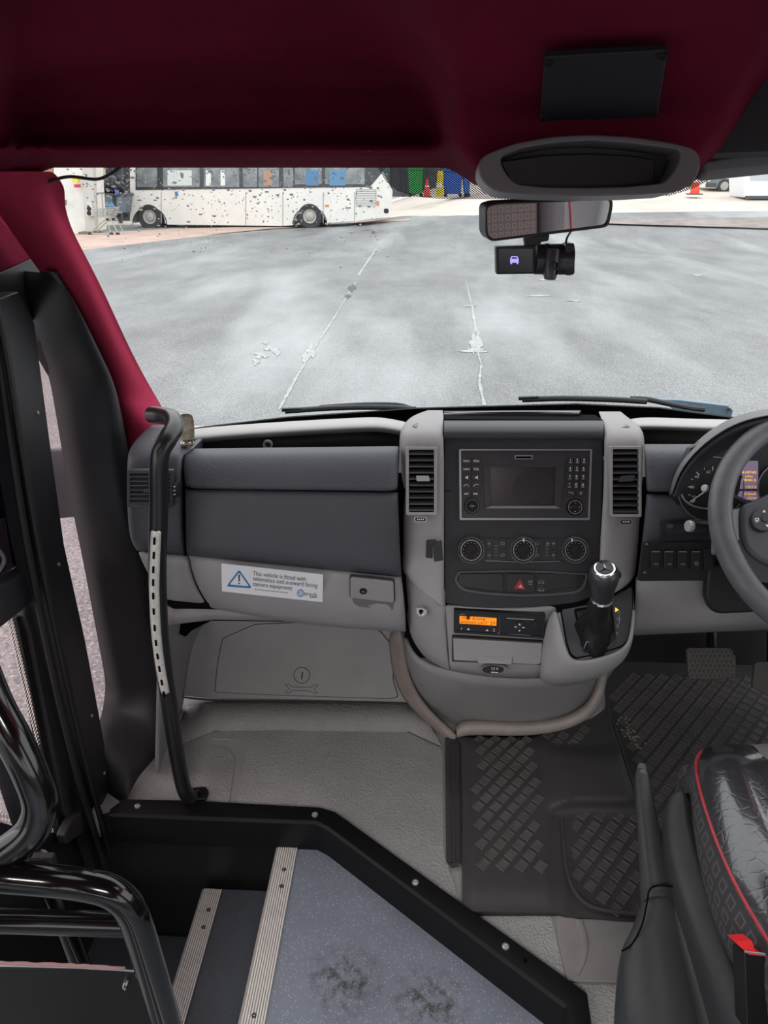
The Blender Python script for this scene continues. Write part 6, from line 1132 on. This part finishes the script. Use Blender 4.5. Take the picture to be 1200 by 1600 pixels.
loft('base_moulding', [(1398, 1004, 1060, .705), (1404, 1000, 1062, .70), (1440, 990, 1070, .677), (1462, 976, 1076, .665), (1480, 969, 1080, .655), (1540, 968, 1094, .615), (1600, 971, 1108, .578), (1700, 976, 1130, .51)], HBM, hb, .22, .14, .42)
mk('seam', tube([P(x, y, Y=Y)+Vector((0, 0, .017)) for x, y, Y in [(969, 1500, .645), (984, 1490, .652), (1000, 1460, .665), (1008, 1425, .682), (1012, 1405, .695), (1026, 1398, .70), (1052, 1400, .70)]], .0012, 6, 5), PIT, hb)
# ---------------- grab pole by the dash ----------------
gp = thing('grab_pole', 'black bent grab pole with a slotted metal strip standing by the dash end', 'grab pole', P(292, 1243, Z=.806))
cen = [(238, 648, 1.27), (256, 650, 1.235), (268, 654, 1.19), (272, 668, 1.15), (262, 686, 1.12), (251, 706, 1.105), (248, 735, 1.10), (248, 780, 1.10), (247, 830, 1.10), (246, 880, 1.10), (247, 930, 1.105), (250, 990, 1.11), (257, 1050, 1.12), (266, 1110, 1.13), (275, 1170, 1.14), (283, 1215, 1.148), (290, 1238, 1.152), (300, 1248, 1.156)]
pth = [P(x, y, Y=Y) for x, y, Y in cen]
mk('tube', tube(pth, .0152, 18, 5), TUBEM, gp)
mk('foot_flange', ZPl(.803).pr(rpoly([(288, 1246), (300, 1234), (322, 1232), (327, 1240), (323, 1252), (296, 1254)], 4), .0, .007), TUBEM, gp, bevel=.002)
mk('bolt', ZPl(.81).cyl(312, 1240, [(.0075, 0), (.0075, .006), (.005, .011), (.001, .0125)], 6), mat('bolt_black', (40, 40, 42), .3, metal=.6), gp)
sp = [(242.5, 830, 1.10), (240.5, 880, 1.10), (240, 930, 1.104), (243, 990, 1.108), (249, 1040, 1.115), (257, 1084, 1.122)]
spts = cr([P(x, y, Y=Y-.0175) for x, y, Y in sp], 12)
L = []; 
for i, v in enumerate(spts):
    a = 1.0 if 0 < i < len(spts)-1 else .5
    L.append([v+Vector((-.0085*a, .008, 0)), v+Vector((-.005*a, .0015, 0)), v, v+Vector((.005*a, .0004, 0)), v+Vector((.0085*a, .003, 0))])
mk('slotted_strip', grid(L), mat('strip_aluminium', (205, 203, 198), .4, metal=.25, var=.12, vscale=120), gp, solid=.0018, soff=1, smooth=60)
n_ = 12
for i in range(n_):
    k = (i+.7)/n_*(len(spts)-1); j = int(k); j2 = min(j+2, len(spts)-1); a = spts[j]+Vector((0, -.003, 0)); t_ = (spts[j2]-a).normalized() if j2 > j else Vector((0, 0, -1)); t_ = (spts[j2]-spts[j]).normalized()
    mk('slot', join(prism([a+Vector((-.0018, 0, 0)), a+Vector((.0018, 0, 0)), a+Vector((.0018, 0, 0))+t_*.013, a+Vector((-.0018, 0, 0))+t_*.013], [a+Vector((-.0018, .0025, 0)), a+Vector((.0018, .0025, 0)), a+Vector((.0018, .0025, 0))+t_*.013, a+Vector((-.0018, .0025, 0))+t_*.013])), PIT, gp)
# steel clip on the dash corner
CK = Pl(P(292, 690, Y=1.26), (1, .1, 0), (0, .12, 1))
ck = thing('steel_clip', 'tarnished steel clip plate standing on the left corner of the dash', 'clip', CK.hit(292, 696))
mk('plate', CK.pr(rpoly([(281, 646), (301, 646), (304, 664), (304, 690), (283, 690)], 8, 5), 0, .002), STEEL, ck, bevel=.0008)
mk('foot', prism([P(x, y, Y=1.262)+Vector((0, 0, 0)) for x, y in [(282, 688), (304, 688), (304, 691), (282, 691)]], [P(x, y, Y=1.235) for x, y in [(280, 694), (303, 693), (301, 697), (281, 697)]]), STEEL, ck, bevel=.002)
for x in (287, 297): mk('rivet', lathe(P(x, 692.5, Y=1.243), (0, -.3, 1), [(.002, 0), (.002, .0015), (.0004, .002)], 10), CHROME, ck)
# ---------------- handrails near the camera ----------------
YR = .60
rl = thing('barrier_rail', 'gloss black tubular barrier frame at the bottom left by the entrance', 'handrail', P(200, 1590, Y=YR))
mk('top_rail', tube([P(x, y, Y=Y) for x, y, Y in [(-160, 1352, .54), (-80, 1362, .57), (0, 1369, .59), (80, 1376, .6), (140, 1384, .6), (176, 1395, .6), (202, 1418, .6), (217, 1455, .6), (234, 1510, .6), (252, 1570, .6), (275, 1650, .6), (300, 1740, .6)]], .0183, 22, 6), GLOSS, rl)
mk('middle_rail', tube([P(x, y, Y=Y) for x, y, Y in [(-160, 1434, .58), (0, 1439, .6), (206, 1445, .6)]], .0142, 18, 3), GLOSS, rl)
PR = YPl(YR+.012)
pn = mk('panel', PR.pr([(-160, 1506), (0, 1508), (120, 1511), (226, 1517), (240, 1560), (290, 1740), (-160, 1740)], -.0, .004), mat('panel_black', (10, 10, 11), .5, spec=.3), rl)
mk('panel_edge', tube([PR.hit(x, y, .005) for x, y in [(-160, 1507), (0, 1509), (120, 1512), (224, 1518)]], .0012, 6, 2), SILV, rl)
mk('frayed_strip', grid([[PR.hit(x, y+random.uniform(-1, 1), .006) for x, y in interp([(-160, 1499), (0, 1502), (110, 1505), (196, 1511)], 8)], [PR.hit(x, y, .009) for x, y in interp([(-160, 1507), (0, 1508), (110, 1511), (196, 1515)], 8)]]), mat('frayed_pinkish', (150, 112, 112), .9), rl, solid=.002)
mk('bolt', PR.cyl(199, 1530, [(.004, .003), (.004, .008), (.0025, .012), (.0005, .012)], 12), CHROME, rl)
mk('bolt_thread', tube([PR.hit(199, 1533, .008), PR.hit(195, 1546, .01)], .0016, 8, 1), SILV, rl)
r2 = thing('handrail', 'gloss black curved grab rail at the left edge above the barrier frame', 'handrail', P(30, 1330, Y=.62))
mk('tube', tube([P(x, y, Y=Y) for x, y, Y in [(-70, 940, .70), (-40, 1020, .68), (-8, 1100, .66), (24, 1160, .645), (50, 1215, .635), (62, 1255, .63), (52, 1295, .62), (20, 1325, .61), (-30, 1352, .60), (-90, 1375, .58)]], .0195, 22, 6), GLOSS, r2)
mk('rear_rail', tube([P(x, y, Y=Y) for x, y, Y in [(-40, 1080, .85), (0, 1190, .85), (30, 1280, .85), (50, 1340, .85)]], .012, 12, 3), BLK, r2)
r3 = thing('floor_strut', 'black diagonal strut behind the barrier frame', 'strut', P(132, 1540, Y=.78))
mk('tube', tube([P(x, y, Y=.80) for x, y in [(58, 1340), (90, 1420), (122, 1500), (150, 1570)]], .0155, 16, 3), GLOSS, r3)
mk('bracket', YPl(.80).pr(rpoly([(50, 1336), (84, 1336), (92, 1370), (56, 1372)], 3), -.005, .005), BLK, r3)
# ---------------- mirror and dash camera ----------------
mn = Vector((.235, -.965, -.085)).normalized(); mu_ = Vector((0, 0, 1)).cross(mn)*-1; mu_ = Vector((-mn.y, mn.x, 0)).normalized()
MP = Pl(P(853, 343, Y=1.0), mu_, (0, 0, 1)); 
MP.v = (Vector((0, 0, 1))-mn*mn.z).normalized(); MP.n = mn; MP.u = MP.v.cross(mn).normalized() if MP.v.cross(mn).x > 0 else -MP.v.cross(mn).normalized()
mir = thing('rear_view_mirror', 'interior rear-view mirror in a black frame reflecting the seat back', 'mirror', MP.hit(853, 377))
mo = rpoly([(757, 321), (775, 316), (955, 309), (956, 322), (950, 350), (944, 355), (765, 377), (757, 366)], 8, 3); mi = rpoly([(760, 323), (777, 319), (951, 312), (952, 322), (946, 347), (941, 351), (768, 373), (761, 364)], 7, 3)
mk('shell', MP.pr(mo, -.025, .0), BLK, mir, bevel=.006, bseg=3)
mk('frame', MP.ring(mo, mi, -.004, .004), BLK, mir, bevel=.001)
mk('mirror_glass', MP.pr(mi, -.002, .002), mat('mirror_silver', (235, 235, 238), .015, metal=1), mir)
mk('stem', tube([P(853, 330, Y=1.01), P(853, 300, Y=1.06), WS.hit(853, 270, .01)], .009, 10, 3), BLK, mir)
mk('mount_foot', WS.pr(rpoly([(838, 262), (868, 262), (866, 285), (840, 285)], 4), .006, .016), BLK, mir)
dc = thing('dash_camera', 'black dash camera with a small lit car icon hanging under the mirror', 'dash camera', P(835, 428, Y=1.0)); D_ = Pl(P(835, 405, Y=1.0), (1, .03, 0), (0, 0, 1))
mk('screen_unit', D_.pr(rpoly([(774, 385), (836, 383), (836, 427), (775, 428)], 2), -.012, .006), BLK, dc, bevel=.002)
sc_ = mk('screen', D_.pr(rc(778, 388, 831, 424, 1), .006, .0066), mat('camera_screen', (10, 11, 24), .15, spec=.6), dc)
ic_ = mat('icon_lilac', (170, 160, 250), .5, emit=1.0)
mk('car_icon', join(D_.pr([(798, 399.5), (807, 399.5), (809, 403.5), (807.5, 403.5), (806, 401), (799, 401), (797.5, 403.5), (796, 403.5)], .0066, .0072), D_.pr([(796, 403.5), (809, 403.5), (809, 409.5), (796, 409.5)], .0066, .0072), D_.pr(rc(796.5, 409, 799, 411.5), .0066, .0072), D_.pr(rc(806, 409, 808.5, 411.5), .0066, .0072)), ic_, sc_)
mk('barrel', lathe(D_.hit(836, 405, -.004), D_.u, [(.0185, 0), (.0185, .010), (.0195, .011), (.0195, .016), (.0188, .017), (.0188, .040), (.0195, .041), (.0195, .046), (.012, .0475)], 30), mat('barrel_black', (46, 46, 50), .3, spec=.6), dc)
mk('end_cap', D_.pr(rpoly([(880, 380), (895, 379), (895, 428), (879, 428)], 5), -.012, .012), BLK, dc, bevel=.004)
mk('lens_arm', lathe(D_.hit(864, 392, .014), D_.hit(861, 420, .018)-D_.hit(864, 392, .014), [(.0075, -.002), (.008, .002), (.0085, .018), (.0082, .030), (.007, .034), (.001, .035)], 20), mat('lens_arm_black', (60, 60, 64), .3), dc)
for y in (411, 421): mk('lens_ring', D_.cyl(861.5, y, [(.0042, .020), (.0042, .0265), (.003, .0265), (.0028, .022)], 18, False), BLK, dc)
mk('bracket', D_.pr(rpoly([(818, 372), (858, 366), (856, 376), (844, 378), (844, 384), (820, 384)], 2), -.008, .004), BLK, dc, bevel=.002)
mk('camera_cable', tube([D_.hit(884, 381, .0), P(886, 372, Y=1.0), P(892, 362, Y=1.02), P(905, 345, Y=1.05)], .0014, 6, 4), BLK, dc)
